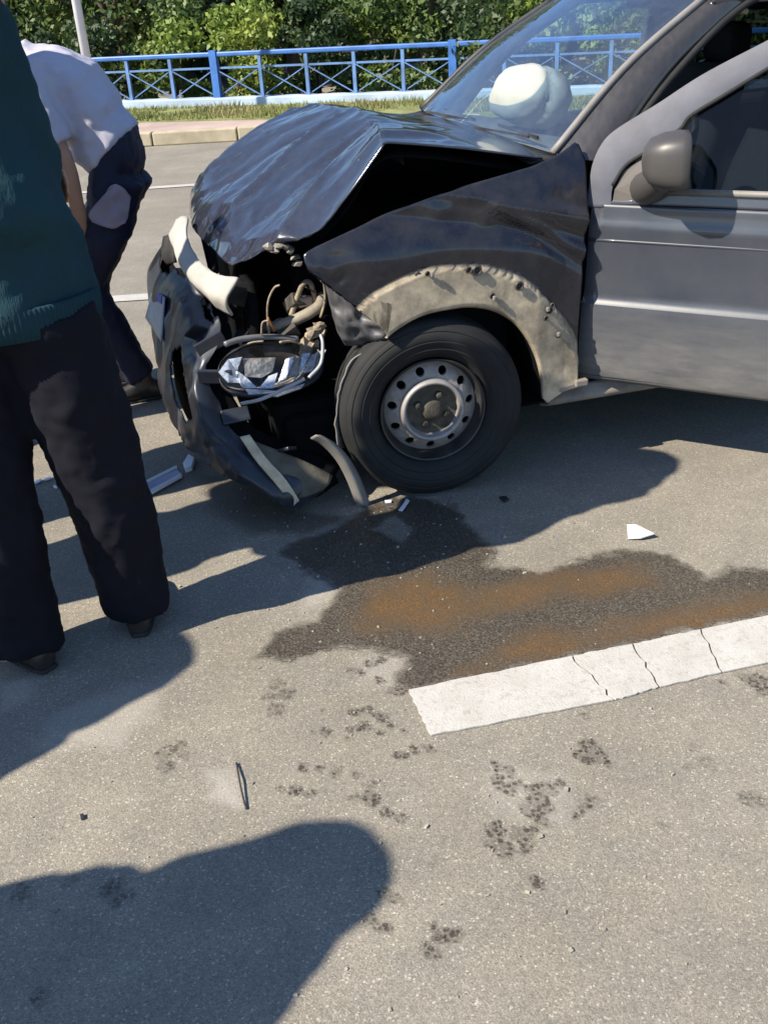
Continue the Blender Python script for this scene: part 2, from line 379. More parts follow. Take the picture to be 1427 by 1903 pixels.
def fields(P):
    d = sdist(P, WETP)+.07*fbm(P, 8, 1)+.035*fbm(P, 45, 5)
    wet = np.clip(d/.032+.3, 0, 1)
    d2 = sdist(P, DAMP)+.09*fbm(P, 8, 2); wet = np.maximum(wet, .75*np.clip(d2/.05+.3, 0, 1))
    hole = sdist(P, gpoly([(690, 985), (730, 960), (770, 985), (745, 1010)]))+.03*fbm(P, 20, 8)
    wet = wet*(1-np.clip(hole/.02+.4, 0, 1)*.7)
    pw = P+np.stack([fbm(P, 70, 11), fbm(P, 70, 12)], -1)*.012+np.stack([fbm(P, 26, 15), fbm(P, 26, 16)], -1)*.03
    pr = np.zeros(len(P))
    for c, r_, k in dots:
        m_ = np.hypot(P[:, 0]-c[0], P[:, 1]-c[1]) < r_*3
        if not m_.any(): continue
        q = pw[m_]; dd = r_-np.hypot(q[:, 0]-c[0], (q[:, 1]-c[1])*1.0)
        v = k*np.clip(dd/.0045+.5, 0, 1)*np.clip(1.05+1.2*fbm(q, 160, 3), .35, 1.15)
        pr[m_] = np.maximum(pr[m_], v)
    rust = np.maximum(np.clip((sdist(P, RUST1)+.11*fbm(P, 9, 3))/.09+.38, 0, 1), np.clip((sdist(P, RUST2)+.09*fbm(P, 9, 4))/.08+.4, 0, 1))*np.clip(d/.03, 0, 1)
    dust = np.zeros(len(P))
    for L, k in (([(90, 1320), (240, 1270), (330, 1250), (300, 1320), (230, 1400), (60, 1400)], .35), ([(370, 1425), (440, 1420), (450, 1500), (380, 1490)], .6), ([(560, 1075), (640, 1040), (640, 1100), (560, 1140)], .35), ([(0, 1270), (60, 1255), (70, 1300), (0, 1330)], .4),
                 ([(650, 1215), (760, 1210), (740, 1290), (670, 1270)], .25), ([(900, 1420), (1060, 1440), (1060, 1540), (900, 1500)], .22)):
        dust = np.maximum(dust, k*np.clip((sdist(P, gpoly(L))+.06*fbm(P, 14, 9))/.04+.2, 0, 1))
    return wet, rust, dust, d, pr
def setattrs(o, **kw):
    for k, v in kw.items():
        a = o.data.attributes.new(k, 'FLOAT', 'POINT'); a.data.foreach_set('value', np.asarray(v, np.float32))
def axis_pts(lo, hi, step, outer):
    a = [-x for x in outer[::-1]]; return np.array(sorted(set([round(v, 4) for v in np.arange(lo, hi, step)]))), outer
step = .006
xs = np.concatenate([[-900, -200, -60, -20, -8, -4, -2.4], np.arange(-1.4, 1.75, step), [2.4, 4, 8, 20, 60, 200, 900]])
ys = np.concatenate([[-900, -200, -40, -10, -3, 0, .5], np.arange(.85, 3.3, step), [4, 6, 9, 14, 30, 80, 250, 1200]])
GX, GY = np.meshgrid(xs, ys, indexing='ij'); P2 = np.stack([GX.ravel(), GY.ravel()], 1)
wet, rust, dust, dd, prn = fields(P2)
ins = (np.abs(P2[:, 0]) < 1.9) & (P2[:, 1] > .7) & (P2[:, 1] < 3.4)
road = mesh('road', np.column_stack([P2, np.zeros(len(P2))]), [f[::-1] for f in gridfaces(len(xs), len(ys))], A_ROAD, None, False)
tag(road, kind='structure')
setattrs(road, tread=prn*ins, wet=wet*ins, rust=rust*0, dust=dust*ins)
# the spill: a film lying on the road
st = .009
px_ = np.arange(-.6, 1.45, st); py_ = np.arange(1.7, 2.95, st)
QX, QY = np.meshgrid(px_, py_, indexing='ij'); Q2 = np.stack([QX.ravel(), QY.ravel()], 1)
w2, r2, d2_, dq, p2_ = fields(Q2)
keep = dq > .002
F = [f[::-1] for f in gridfaces(len(px_), len(py_)) if all(keep[i] for i in f)]
used = sorted({i for f in F for i in f}); rem = {k: i for i, k in enumerate(used)}
pud = mesh('spilled_fluid', [(Q2[i, 0], Q2[i, 1], .0015) for i in used], [tuple(rem[i] for i in f) for f in F], A_ROAD, None, False)
setattrs(pud, tread=p2_[used]*0, wet=w2[used], rust=r2[used], dust=d2_[used])
tag(pud, 'rust brown and dark wet fluid spilled across the asphalt beside the white line', 'spill')

# painted lines
def strip_piece(name, quad, z=.008, n=30, wob=.004, seed=0, parent=None, mat=None):
    a0, a1, b1, b0 = [np.array(q, float) for q in quad]   # a: one long edge, b: the other
    V = []; F = []
    for i in range(n+1):
        t = i/n; pa = a0*(1-t)+a1*t; pb = b0*(1-t)+b1*t; d = (pb-pa)/np.linalg.norm(pb-pa)
        pa = pa+d*wob*(random.random()-.5); pb = pb+d*wob*(random.random()-.5)
        V += [(pa[0], pa[1], z), (pb[0], pb[1], z)]
    F = [(2*i, 2*i+1, 2*i+3, 2*i+2) for i in range(n)]
    return mesh(name, V, [f[::-1] if True else f for f in F], mat or LINE, parent, False)
A0, A1 = gp(758, 1285)[:2], gp(1427, 1145)[:2]; B0, B1 = gp(800, 1369)[:2], gp(1427, 1232)[:2]
dA = (A1-A0)/np.linalg.norm(A1-A0); LINE_DIR = dA
line = bpy.data.objects.new('lane_line', None); link(line); tag(line, kind='structure')
cuts = [((1062, 1222), (1140, 1303)), ((1176, 1199), (1224, 1279)), ((1303, 1172), (1340, 1252))]
def interp(p, q, P0, P1): return None
def jag(a, b, n=9, amp=.006):
    out = []
    for i in range(n+1):
        t = i/n; p = a*(1-t)+b*t
        out.append(p+dA*amp*(random.random()-.5)*(2 if 0 < i < n else 1))
    return out
starts = [jag(A0, B0, 12, .004)]
for (ua, va), (ub, vb) in cuts:
    starts.append(jag(gp(ua, va)[:2], gp(ub, vb)[:2]))
far = 2.6
starts.append(jag(A1+dA*far, B1+dA*far))
for i in range(len(starts)-1):
    e0, e1 = starts[i], starts[i+1]; g = .0025
    if i == 1: e1 = e1
    L = [p+dA*g for p in e0]; Rr = [p-dA*g for p in e1]
    nl, nr = len(L), len(Rr)
    def side(p, q, k):
        return [p*(1-t)+q*t+np.array([-dA[1], dA[0]])*.005*(random.random()-.5) for t in np.linspace(0, 1, k)[1:-1]]
    ring = L+side(L[-1], Rr[-1], 14)+Rr[::-1]+side(Rr[0], L[0], 14)
    zt = .0055
    V = [(p[0], p[1], zt) for p in ring]+[(p[0], p[1], .0015) for p in ring]; k = len(ring)
    F = [tuple(range(k))]+[(j, j+k, (j+1) % k+k, (j+1) % k) for j in range(k)]
    fixn(mesh('paint_piece', V, F, LINE, line, False))
def flat_line(name, p, q, wd):
    p = np.array(p[:2], float); q = np.array(q[:2], float); d = (q-p)/np.linalg.norm(q-p); n_ = np.array([-d[1], d[0]])*wd/2
    o = strip_piece(name, (p+n_, q+n_, q-n_, p-n_), z=.006, n=60, wob=.008); tag(o, kind='structure'); return o
c1 = gp(265, 553)[:2]; d1 = np.array([math.cos(R(2)), math.sin(R(2))]); flat_line('road_edge_line', c1-d1*14, c1+d1*14, .13)
c2 = gp(325, 347)[:2]; d2 = np.array([math.cos(R(3)), math.sin(R(3))]); flat_line('far_lane_line', c2-d2*22, c2+d2*22, .12)

# far kerb, pavement, verge, wall and fence
KZ = .15
k0, k1 = gp(285, 272)[:2], gp(400, 266)[:2]; kd = np.array([math.cos(R(-1.0)), math.sin(R(-1.0))]); kn = np.array([-kd[1], kd[0]])
def slab(name, d0, d1, z0, z1, mat, base=k0, dr=kd, L=45):
    nn = np.array([-dr[1], dr[0]])
    P = [base+nn*d0-dr*L, base+nn*d0+dr*L, base+nn*d1+dr*L, base+nn*d1-dr*L]
    V = [(p[0], p[1], z0) for p in P]+[(p[0], p[1], z1) for p in P]
    o = mesh(name, V, [(0, 1, 2, 3)[::-1], (4, 5, 6, 7), (0, 1, 5, 4), (1, 2, 6, 5), (2, 3, 7, 6), (3, 0, 4, 7)], mat, None, False); return o
kerb = bpy.data.objects.new('kerb', None); link(kerb); tag(kerb, kind='structure')
ks0 = None
for i in range(-22, 23):
    a = k0+kd*(i*1.0); m_ = MB()
    c = a+kn*.07+kd*.5; m_.box((c[0], c[1], KZ/2+.002), (.985, .14, KZ), Matrix.Rotation(R(-1.0), 4, 'Z'))
    if ks0 is None: ks0 = m_.build('kerb_stone', CONC, kerb); bevel(ks0, .015, 2)
    else:
        o = ks0.copy(); C.objects.link(o); o.location = (kd[0]*(i+22), kd[1]*(i+22), random.uniform(-.006, .004)); o.parent = kerb
# pavement, verge
f0, f1 = gp(262, 205, KZ)[:2], gp(775, 190, KZ)[:2]; fd = (f1-f0)/np.linalg.norm(f1-f0); fn_ = np.array([-fd[1], fd[0]])
g0 = gp(285, 227, KZ)[:2]
pv = slab('pavement', .142, (g0-k0)@kn+.3, .0, KZ-.004, PAVE); tag(pv, kind='structure')
VG = basic('verge_soil', (.16, .17, .06), .95, var=.35, vs=4, bmp=.5, bs=20)
V = []
for s in (-45, 45):
    pa = g0+fd*s; pb = f0+fd*s+fn_*.3
    V += [(pa[0], pa[1], KZ+.01), (pb[0], pb[1], KZ+.03), (pb[0], pb[1], -.2), (pa[0], pa[1], -.2)]
vg = mesh('grass_verge', V, [(0, 4, 5, 1), (0, 3, 7, 4), (1, 5, 6, 2), (0, 1, 2, 3), (4, 7, 6, 5)], VG, None, False); fixn(vg); tag(vg, kind='structure')

def leaf_mat(name, c1, c2, c3, trans=.35):
    m, nt, b = new_mat(name)
    g = nt.nodes.new('ShaderNodeNewGeometry')
    col = mix(nt, ramp(nt, g.outputs['Random Per Island'], [(0, 0), (1, 1)]), c1, c2)
    col = mix(nt, ramp(nt, noise_(nt, .9, 3, .5, coord='Object'), [(.45, 0), (.65, 1)]), col, c3)
    nt.links.new(col, b.inputs['Base Color']); b.inputs['Roughness'].default_value = .55
    out = nt.nodes['Material Output']; tl = nt.nodes.new('ShaderNodeBsdfTranslucent'); nt.links.new(col, tl.inputs[0])
    ms = nt.nodes.new('ShaderNodeMixShader'); ms.inputs[0].default_value = trans
    nt.links.new(b.outputs[0], ms.inputs[1]); nt.links.new(tl.outputs[0], ms.inputs[2]); nt.links.new(ms.outputs[0], out.inputs[0])
    return m
LEAF = [leaf_mat('dark_leaves', (.018, .038, .013), (.05, .085, .022), (.13, .17, .035)),
        leaf_mat('mid_leaves', (.035, .07, .016), (.09, .14, .028), (.19, .24, .04)),
        leaf_mat('bright_leaves', (.10, .16, .025), (.19, .25, .035), (.25, .29, .05))]
BARK = basic('bark', (.07, .055, .04), .95, var=.4, vs=10, bmp=.5, bs=20)
GRASS = leaf_mat('grass_blades', (.11, .14, .03), (.21, .21, .06), (.26, .22, .09))

def quads(name, Pc, size, mat, parent=None, nrm=None, aspect=.55, up=.3):
    n = len(Pc); a = rng.normal(size=(n, 3)); a /= np.linalg.norm(a, axis=1)[:, None]
    nv = rng.normal(size=(n, 3)); nv[:, 2] += up
    if nrm is not None: nv = nv*.6+nrm
    b = np.cross(nv, a); b /= np.linalg.norm(b, axis=1)[:, None]+1e-9
    s = (size*(.55+.9*rng.random(n)))[:, None]*.5
    tip = Pc+a*s; tail = Pc-a*s; l = Pc+b*s*aspect-a*s*.1; r_ = Pc-b*s*aspect-a*s*.1
    V = np.stack([tail, l, tip, r_], 1).reshape(-1, 3)
    me = bpy.data.meshes.new(name); me.vertices.add(4*n); me.vertices.foreach_set('co', V.ravel().astype(np.float32))
    me.loops.add(4*n); me.loops.foreach_set('vertex_index', np.arange(4*n, dtype=np.int32))
    me.polygons.add(n); me.polygons.foreach_set('loop_start', np.arange(0, 4*n, 4, dtype=np.int32)); me.polygons.foreach_set('loop_total', np.full(n, 4, np.int32))
    me.materials.append(mat); me.update(); me.validate()
    return link(bpy.data.objects.new(name, me), parent)
def crown_pts(n, rx, rz, zc, lumps, seed, zmin=.02):
    rg = np.random.default_rng(seed); out = []
    cs = rg.normal(size=(lumps, 3)); cs /= np.linalg.norm(cs, axis=1)[:, None]
    cs = cs*(.55+.35*rg.random((lumps, 1)))*np.array([rx, rx, rz])+np.array([0, 0, zc])
    rad = (.24+.22*rg.random(lumps))*rx
    k = rg.integers(0, lumps, n); d = rg.normal(size=(n, 3)); d /= np.linalg.norm(d, axis=1)[:, None]
    rr = rg.random(n)**.35
    P = cs[k]+d*(rad[k]*rr)[:, None]*np.array([1, 1, .75]); nr = d
    ok = P[:, 2] > zmin
    return P[ok], nr[ok], cs
def plant(name, x, y, rx, rz, zc, n, lumps, mat, seed, label, cat, group, leaf=.13, base=0, trunk=.07):
    o = empty(name, (x, y, base), random.uniform(0, 6.28), label, cat, group)
    P, nr, cs = crown_pts(n, rx, rz, zc, lumps, seed)
    quads('crown' if cat == 'tree' else 'foliage', P, leaf, mat, o, nr)
    m_ = MB(); m_.tube([(0, 0, -.15), (.05, .02, zc*.5), (0, .05, zc*1.05)], [trunk*1.4, trunk, trunk*.5], 8, 7)
    for c in cs[::2]:
        m_.tube([(0.02, .02, zc*.45), (c[0]*.5, c[1]*.5, zc*.5+(c[2]-zc*.5)*.6), tuple(c)], [trunk*.5, trunk*.3, trunk*.12], 6, 5)
    m_.build('trunk' if cat == 'tree' else 'stem', BARK, o, True); return o
# grass on the verge
n = 15000; t = rng.uniform(-6, 9, n); q = rng.random(n)
ga = g0+0*fd; width = abs((f0-g0)@fn_)
clump = vnoise(np.stack([t, q*width], 1), 1.8, 4)
kk = clump > .3; t = t[kk]; q = q[kk]
Pg = g0[None]+fd[None]*t[:, None]+fn_[None]*(q*width)[:, None]
Vg = []; 
hb = rng.uniform(.03, .09, len(t))*(.5+clump[kk]); an = rng.uniform(0, 6.28, len(t)); le = rng.normal(0, .03, (len(t), 2))
wx = np.cos(an)*.008; wy_ = np.sin(an)*.008
Vv = np.stack([np.column_stack([Pg[:, 0]-wx, Pg[:, 1]-wy_, np.full(len(t), KZ+.01)]), np.column_stack([Pg[:, 0]+wx, Pg[:, 1]+wy_, np.full(len(t), KZ+.01)]), np.column_stack([Pg[:, 0]+le[:, 0], Pg[:, 1]+le[:, 1], KZ+.01+hb])], 1).reshape(-1, 3)
go = mesh('verge_grass', Vv, [(3*i, 3*i+1, 3*i+2) for i in range(len(t))], GRASS, None, False); tag(go, 'short yellow green grass growing along the verge in front of the blue fence', 'grass', kind='stuff')

# base wall + fence
def fpt(s, off=0, z=0): p = f0+fd*s+fn_*off; return (p[0], p[1], z)
WT = .125   # wall height above the verge
def wallbox(name, s0, s1, o0, o1, z0, z1, mat, parent=None):
    V = [fpt(s, o_, z) for z in (z0, z1) for s, o_ in ((s0, o0), (s1, o0), (s1, o1), (s0, o1))]
    return mesh(name, V, [(3, 2, 1, 0), (4, 5, 6, 7), (0, 1, 5, 4), (1, 2, 6, 5), (2, 3, 7, 6), (3, 0, 4, 7)], mat, parent, False)
bw = wallbox('low_wall', -30, 40, 0, .25, KZ-.3, KZ+WT, BLUEW); tag(bw, 'low pale blue painted concrete wall carrying the blue railing', 'wall'); bevel(bw, .015)
def s_at(u, v):                            # distance along the fence line seen at u, v
    d = ray(u, v); n3 = np.array([fn_[0], fn_[1], 0]); b3 = np.array([f0[0], f0[1], 0])+n3*.12
    t_ = ((b3-EYE)@n3)/(d@n3); p = EYE+t_*d; return (p[:2]-f0)@fd, p[2]
sA, zA = s_at(396, 97); sF, zF = s_at(841, 86); sD, zD = s_at(670, 84)
fence = empty('blue_railing', fpt(0, .12, KZ+WT), 0, 'blue metal railing with crossed bars and posts along the far pavement', 'fence')
inv = Matrix.Translation(fence.location).inverted()
def fadd(mb, name, mat, sm=False):
    mb.V = [tuple(inv@Vector(p)) for p in mb.V]; o = mb.build(name, mat, fence, sm); return o
pitch = (sF-sA)/5.0; ZT = (zA+zF)/2; ZB = KZ+WT
z2 = ZT-.17
nA = int(math.floor((-14)/pitch)); nB = int(math.ceil(16/pitch))
m_ = MB(); m_.bar(fpt(sA+nA*pitch, .12, ZT), fpt(sA+nB*pitch, .12, ZT), .07, .06); o = fadd(m_, 'top_rail', BLUE); bevel(o, .015)
PALEB = basic('worn_pale_blue_paint', (.09, .17, .34), .5, var=.3, vs=5)
m_ = MB(); m_.bar(fpt(sA+nA*pitch, .12, z2), fpt(sA+nB*pitch, .12, z2), .025, .025); fadd(m_, 'lower_rail', PALEB)
for i in range(nA, nB+1):
    s = sA+i*pitch; big = i % 5 == 0
    m_ = MB(); wd = .10 if big else .045
    m_.bar(fpt(s, .12, ZB-.02), fpt(s, .12, ZT-.035 if not big else ZT+.05), wd, wd, up=(fd[0], fd[1], 0)); fadd(m_, 'post', BLUE if big else PALEB)
    if i < nB:
        for a, b, off in ((0, 1, .105), (1, 0, .135)):
            m_ = MB(); za, zb = (z2-.02, ZB+.02)
            m_.bar(fpt(s+pitch*(.04+.92*a), off, za), fpt(s+pitch*(.04+.92*b), off, zb), .022, .012); fadd(m_, 'cross_bar', PALEB)

# lamp post far left
lp0 = wy(137, 0, 13.3); lpb = (lp0[0]+.03, 13.3, KZ)
lp = empty('lamp_post', lpb, 0, 'slim white metal lamp post standing on the far pavement at the left', 'lamp post')
tube('pole', [(0, 0, 0), (0, 0, 3), (0, 0, 6)], [.06, .05, .04], WHITEP, lp, 12)
m_ = MB(); m_.tube([(0, 0, 6), (0, -.3, 6.35), (0, -1.2, 6.5)], [.035, .03, .03], 10, 12); m_.build('arm', WHITEP, lp, True)
m_ = MB(); m_.box((0, -1.45, 6.5), (.22, .55, .1)); bevel(m_.build('lamp_head', TRIM, lp), .03)
m_ = MB(); m_.box((0, 0, .01), (.22, .22, .02)); m_.build('base_plate', WHITEP, lp)

# ground behind the fence, shrubs and trees
hb_ = []
nx, ny = 40, 24
G = []
for i in range(nx):
    for j in range(ny):
        s = -60+i*130/(nx-1); o_ = .26+j*j*.16
        p = f0+fd*s+fn_*o_
        z = -.25+.10*max(0, o_-8)+.25*mn.noise((p[0]*.3, p[1]*.3, 0))*min(1, o_/2)
        G.append((p[0], p[1], z))
hs = mesh('wooded_bank', G, [f[::-1] for f in gridfaces(nx, ny)], SOIL, None, True); tag(hs, kind='structure')
shr = [(-5.2, 1.5, 1.1, 0), (-3.4, 1.2, 1.2, 0), (-1.6, 1.3, 1.0, 0), (-.2, 1.6, .9, 1), (1.0, 1.1, 1.0, 2), (2.2, 1.5, .9, 0), (3.3, 1.3, .9, 1), (4.5, 1.3, 1.1, 0), (5.7, 1.5, 1.0, 2), (7.2, 1.4, 1.2, 1), (9.0, 1.5, 1.2, 0), (11.0, 1.6, 1.3, 1)]
nick = ['dark green', 'mid green', 'bright yellow green']
where = ['behind the fence at its far left', 'behind the fence above the bent man', 'behind the fence beside the thick left post', 'just right of the thick left fence post', 'behind the second fence bay', 'behind the third fence bay', 'behind the middle fence bays', 'behind the fence by the windscreen corner', 'seen through the left side of the windscreen', 'seen through the middle of the windscreen', 'behind the fence beyond the car roof', 'behind the far right end of the fence']
for i, (s, off, rx, kd_) in enumerate(shr):
    p = fpt(s, off, 0)
    plant('shrub', p[0], p[1], rx, 1.0, .85, 7000, 16, LEAF[kd_], 100+i, f'{nick[kd_]} leafy shrub {where[i]}', 'shrub', 'shrubs behind the blue fence', leaf=.088, base=-.25, trunk=.03)
trs = [(-6, 5, 2.3, 0), (-2.5, 4.2, 2.1, 1), (.6, 5.0, 2.2, 0), (3.2, 4.4, 2.0, 1), (6.0, 5.2, 2.3, 0), (9, 4.6, 2.2, 1), (13, 5.5, 2.6, 0)]
tw = ['leftmost tree beyond the fence behind the white lamp post', 'second tree from the left beyond the fence', 'third tree from the left with dark crown', 'middle tree with lighter crown above the wrecked hood', 'tree rising beside the windscreen edge', 'tree seen through the windscreen', 'rightmost tree behind the car roof']
for i, (s, off, rx, kd_) in enumerate(trs):
    p = fpt(s, off, 0)
    plant('leafy_tree', p[0], p[1], rx, 1.9, 2.5, 13000, 34, LEAF[kd_], 200+i, tw[i], 'tree', 'trees beyond the blue fence', leaf=.13, base=-.2, trunk=.13)
n = 60000; t = rng.uniform(-30, 42, n); off = rng.uniform(7, 12, n)+2*np.sin(t*.6); z = rng.random(n)**.8*(5.2+1.2*np.sin(t*.45)+.6*np.sin(t*1.7))
Pw = np.column_stack([f0[0]+fd[0]*t+fn_[0]*off, f0[1]+fd[1]*t+fn_[1]*off, z])
wd = quads('woodland', Pw, .34, LEAF[0]); tag(wd, 'dense dark green wood rising behind the fence as one mass', 'woodland', kind='stuff')


# ================================================================== the wrecked car
# local axes: x forward from the front axle, y to the car's left (driver's side), z up
CO = np.array([-.0207, 3.638, 0.]); CF = np.array([-.96548, -.26046, 0]); CL = np.array([.26046, -.96548, 0])
def w2l(P): d = np.asarray(P)-CO; return np.array([d@CF, d@CL, d[2]])
EYL = w2l(EYE)
def rl(u, v): d = ray(u, v); return np.array([d@CF, d@CL, d[2]])
def cy(u, v, Y): d = rl(u, v); return EYL+d*((Y-EYL[1])/d[1])
def cx(u, v, X): d = rl(u, v); return EYL+d*((X-EYL[0])/d[0])
def cz(u, v, Z): d = rl(u, v); return EYL+d*((Z-EYL[2])/d[2])
car = empty('wrecked_car', tuple(CO), math.atan2(CF[1], CF[0]), 'dark dusty crashed car with buckled hood, hanging bumper and open driver door', 'car')
def V3(*a): return np.array(a, float)
def crumple(p, amp, sc, seed=0):
    q = Vector(p)*sc+Vector((seed*7.1, seed*3.3, 0))
    return amp*(mn.noise(q)+.5*(1-2*abs(mn.noise(q*2.1+Vector((5, 5, 5))))))

# ---- hood: rear edge, ridge of the buckle, front slope, front lip
YS = [.70, .45, .15, -.2, -.45, -.66]
rear = [V3(-.40, .685, 1.015), V3(-.41, .45, 1.035), V3(-.42, .15, 1.04), V3(-.42, -.2, 1.04), V3(-.41, -.45, 1.035), V3(-.40, -.66, 1.015)]
mid = [V3(-.13, .70, 1.070), V3(-.14, .45, 1.085), V3(-.14, .15, 1.085), V3(-.13, -.2, 1.08), V3(-.13, -.45, 1.07), V3(-.13, -.66, 1.04)]
ridge = [cy(715, 267, .70), cy(704, 240, .45), cy(680, 222, .15), cy(622, 207, -.2), cy(578, 202, -.45), cy(543, 206, -.66)]
q1 = [cy(650, 358, .69), cy(610, 330, .45), cy(565, 290, .15), cy(510, 262, -.2), cy(478, 245, -.45), cy(462, 252, -.655)]
q2 = [cy(600, 418, .66), cy(535, 400, .45), cy(478, 362, .15), cy(430, 325, -.2), cy(408, 306, -.42), cy(400, 303, -.60)]
lip = [cy(562, 442, .62), cy(478, 452, .45), cy(418, 415, .18), cy(378, 385, -.12), cy(364, 362, -.32), cy(363, 362, -.5)]
low = [cy(545, 452, .57), cy(441, 492, .44), cy(395, 462, .2), cy(362, 428, -.05), cy(357, 405, -.25), cy(357, 400, -.42)]
def hoodfn(p):
    x, y, z = p
    f = np.clip((.6-x)/.15, 0, 1)*np.clip((x+.3)/.25, 0, 1)
    d = f*(.006*math.sin(y*15+x*3.0)+crumple((x*.4, y*1.6, 0), .020, 2.6, 1)+crumple(p, .004, 8, 2)+sum(a_*math.exp(-abs(y-y0_-k_*(x-.3))/w_) for y0_, k_, a_, w_ in ((-.38, .25, .020, .035), (-.12, -.30, -.020, .04), (.10, .35, .022, .03), (.33, .10, -.018, .045), (.50, .5, .014, .03))))
    d += np.clip((x-.34)/.15, 0, 1)*crumple(p, .016, 6, 3)
    e = np.clip((.70-abs(y))/.05, 0, 1)*.85+.15
    n_ = V3(.5, 0, .86) if x > .08 else V3(0, 0, 1)
    return p+n_*d*e*.9
PAINT_H = paint_mat('hood_paint', (.010, .013, .026), .07, rough=.13)
rA = [p+V3(-.045, 0, -.004) for p in ridge]; rB = [p+(q_-p)*.12 for p, q_ in zip(ridge, q1)]
scuffs(PAINT_H, .35)
hood = sheet('hood', [rear, mid, rA, ridge, rB, q1, q2, lip, low], 150, 140, PAINT_H, car, .006, hoodfn)
# under-side frame of the hood (dark)
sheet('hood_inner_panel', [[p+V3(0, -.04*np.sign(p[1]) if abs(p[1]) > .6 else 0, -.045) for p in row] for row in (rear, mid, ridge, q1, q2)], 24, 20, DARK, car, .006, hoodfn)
# white flecks of scraped paint on the hood's front
for (u, v, s_) in [(545, 432, .016), (553, 425, .009), (480, 425, .008), (612, 388, .010), (500, 445, .007), (577, 437, .006)]:
    pass

# ---- near fender: polar grid round the wheel centre, ragged front
AC = V3(-.035, 0, .285)
out_px = [(722, 560), (690, 545), (640, 530), (596, 512), (566, 497), (562, 470), (600, 450), (640, 434), (700, 409), (760, 386), (830, 360), (910, 338), (1000, 314), (1060, 291), (1096, 268), (1104, 300), (1096, 360), (1086, 440), (1077, 520), (1070, 600), (1067, 660), (1066, 704), (1040, 722), (1008, 742)]
out = [cy(u, v, .775)[[0, 2]] for u, v in out_px]
arch_px = [(716, 628), (740, 610), (770, 592), (800, 581), (835, 574), (870, 570), (905, 574), (935, 586), (960, 605), (980, 632), (995, 665), (1004, 700), (1008, 740)]
arc = [cy(u, v, .80)[[0, 2]] for u, v in arch_px]
def fy(x, z):
    top = .90+.32*max(0, .1-x)*.55 if x < .1 else .90-.25*(x-.1)
    y = .800-.34*max(0, z-.80)**1.25*1.6
    y -= .06*max(0, x-.18)
    r_ = math.hypot(x-AC[0], z-AC[2])
    if r_ < .47: y += .012
    if x < -.34: y -= .012*min(1, (-.34-x)/.1)
    return y
nU, nV = 100, 44
oa = cr(np.array(out), nU); ia = cr(np.array(arc), nU)
# re-sample the outline so that rays from the wheel centre stay even
def by_angle(L, A):
    L = np.asarray(L); ang = np.unwrap(np.arctan2(L[:, 1]-AC[2], L[:, 0]-AC[0])); o_ = np.argsort(ang)
    return np.stack([np.interp(A, ang[o_], L[o_, 0]), np.interp(A, ang[o_], L[o_, 1])], 1)
fine_o = cr(np.array(out), 400); fine_i = cr(np.array(arc), 400)
lin_o = np.concatenate([np.linspace(np.array(out[i]), np.array(out[i+1]), 18) for i in range(len(out)-1)])
def angs(L): return np.unwrap(np.arctan2(L[:, 1]-AC[2], L[:, 0]-AC[0]))
PV = []; mid_idx = []
so_ = np.linspace(0, 1, nU)
def arclen(L):
    d = np.r_[0, np.cumsum(np.hypot(*np.diff(L, axis=0).T))]; return d/d[-1]
ao = angs(lin_o); ai = angs(fine_i)
tt = np.linspace(0, 1, nU)
po = np.stack([np.interp(tt, arclen(lin_o), lin_o[:, k]) for k in (0, 1)], 1)
# match each outline point with the arch point of the like angle
aoo = np.arctan2(po[:, 1]-AC[2], po[:, 0]-AC[0]); aoo = np.unwrap(aoo)
aoo = np.maximum.accumulate(aoo)
an = (aoo-aoo[0])/(aoo[-1]-aoo[0]); aii = (ai-ai[0])/(ai[-1]-ai[0])
an = .8*an+.2*tt
pi_ = np.stack([np.interp(an, aii, fine_i[:, k]) for k in (0, 1)], 1)
FV = []
for i in range(nU):
    for j in range(nV):
        t_ = j/(nV-1); x, z = pi_[i]*(1-t_)+po[i]*t_
        y = fy(x, z)
        p = V3(x, y, z)
        hard = np.clip((math.hypot(x-AC[0], z-AC[2])-.46)/.06, 0, 1)
        k = np.clip((x+.5)/.5, .25, 1)*hard
        dn = crumple((x*.6, 0, z*1.6), .010, 4, 11)*k
        # pressed creases running back and up from the arch
        c1_ = (z-.90)-.28*(x+.3); dn += .016*math.exp(-(c1_/.018)**2)*hard
        c2_ = (z-.845)-.20*(x+.2); dn -= .018*math.exp(-(c2_/.030)**2)*np.clip((.30-x)/.2, 0, 1)*hard
        if x < -.2: c3_ = (z-.80)-.55*(x+.4); dn += .014*math.exp(-(c3_/.022)**2)*hard; c4_ = (z-.77)-.6*(x+.4); dn -= .012*math.exp(-(c4_/.026)**2)*hard
        dn += np.clip((x-.2)/.2, 0, 1)*crumple(p, .02, 9, 13)
        p[1] += dn
        dn *= np.clip((x+.495)/.15, .0, 1)
        if j == 0: p[1] -= .012
        FV.append(p)
fmats = []
fo = mesh('fender', FV, [f for f in gridfaces(nU, nV)], fender_mat('fender_paint_dusty_arch', AC, .478), car, True); fixn(fo)
solid(fo, .006, 0)
# arch lip turned inwards
LV = []
for i in range(nU):
    x, z = pi_[i]; d = np.array([x-AC[0], z-AC[2]]); d /= np.linalg.norm(d)
    y = fy(x, z)
    LV += [V3(x, y-.008, z), V3(x-.004*d[0], y-.03, z-.004*d[1]), V3(x+.02*d[0], y-.30, z+.02*d[1])]
mesh('wheel_arch_liner', LV, gridfaces(nU, 3), DARK, car)
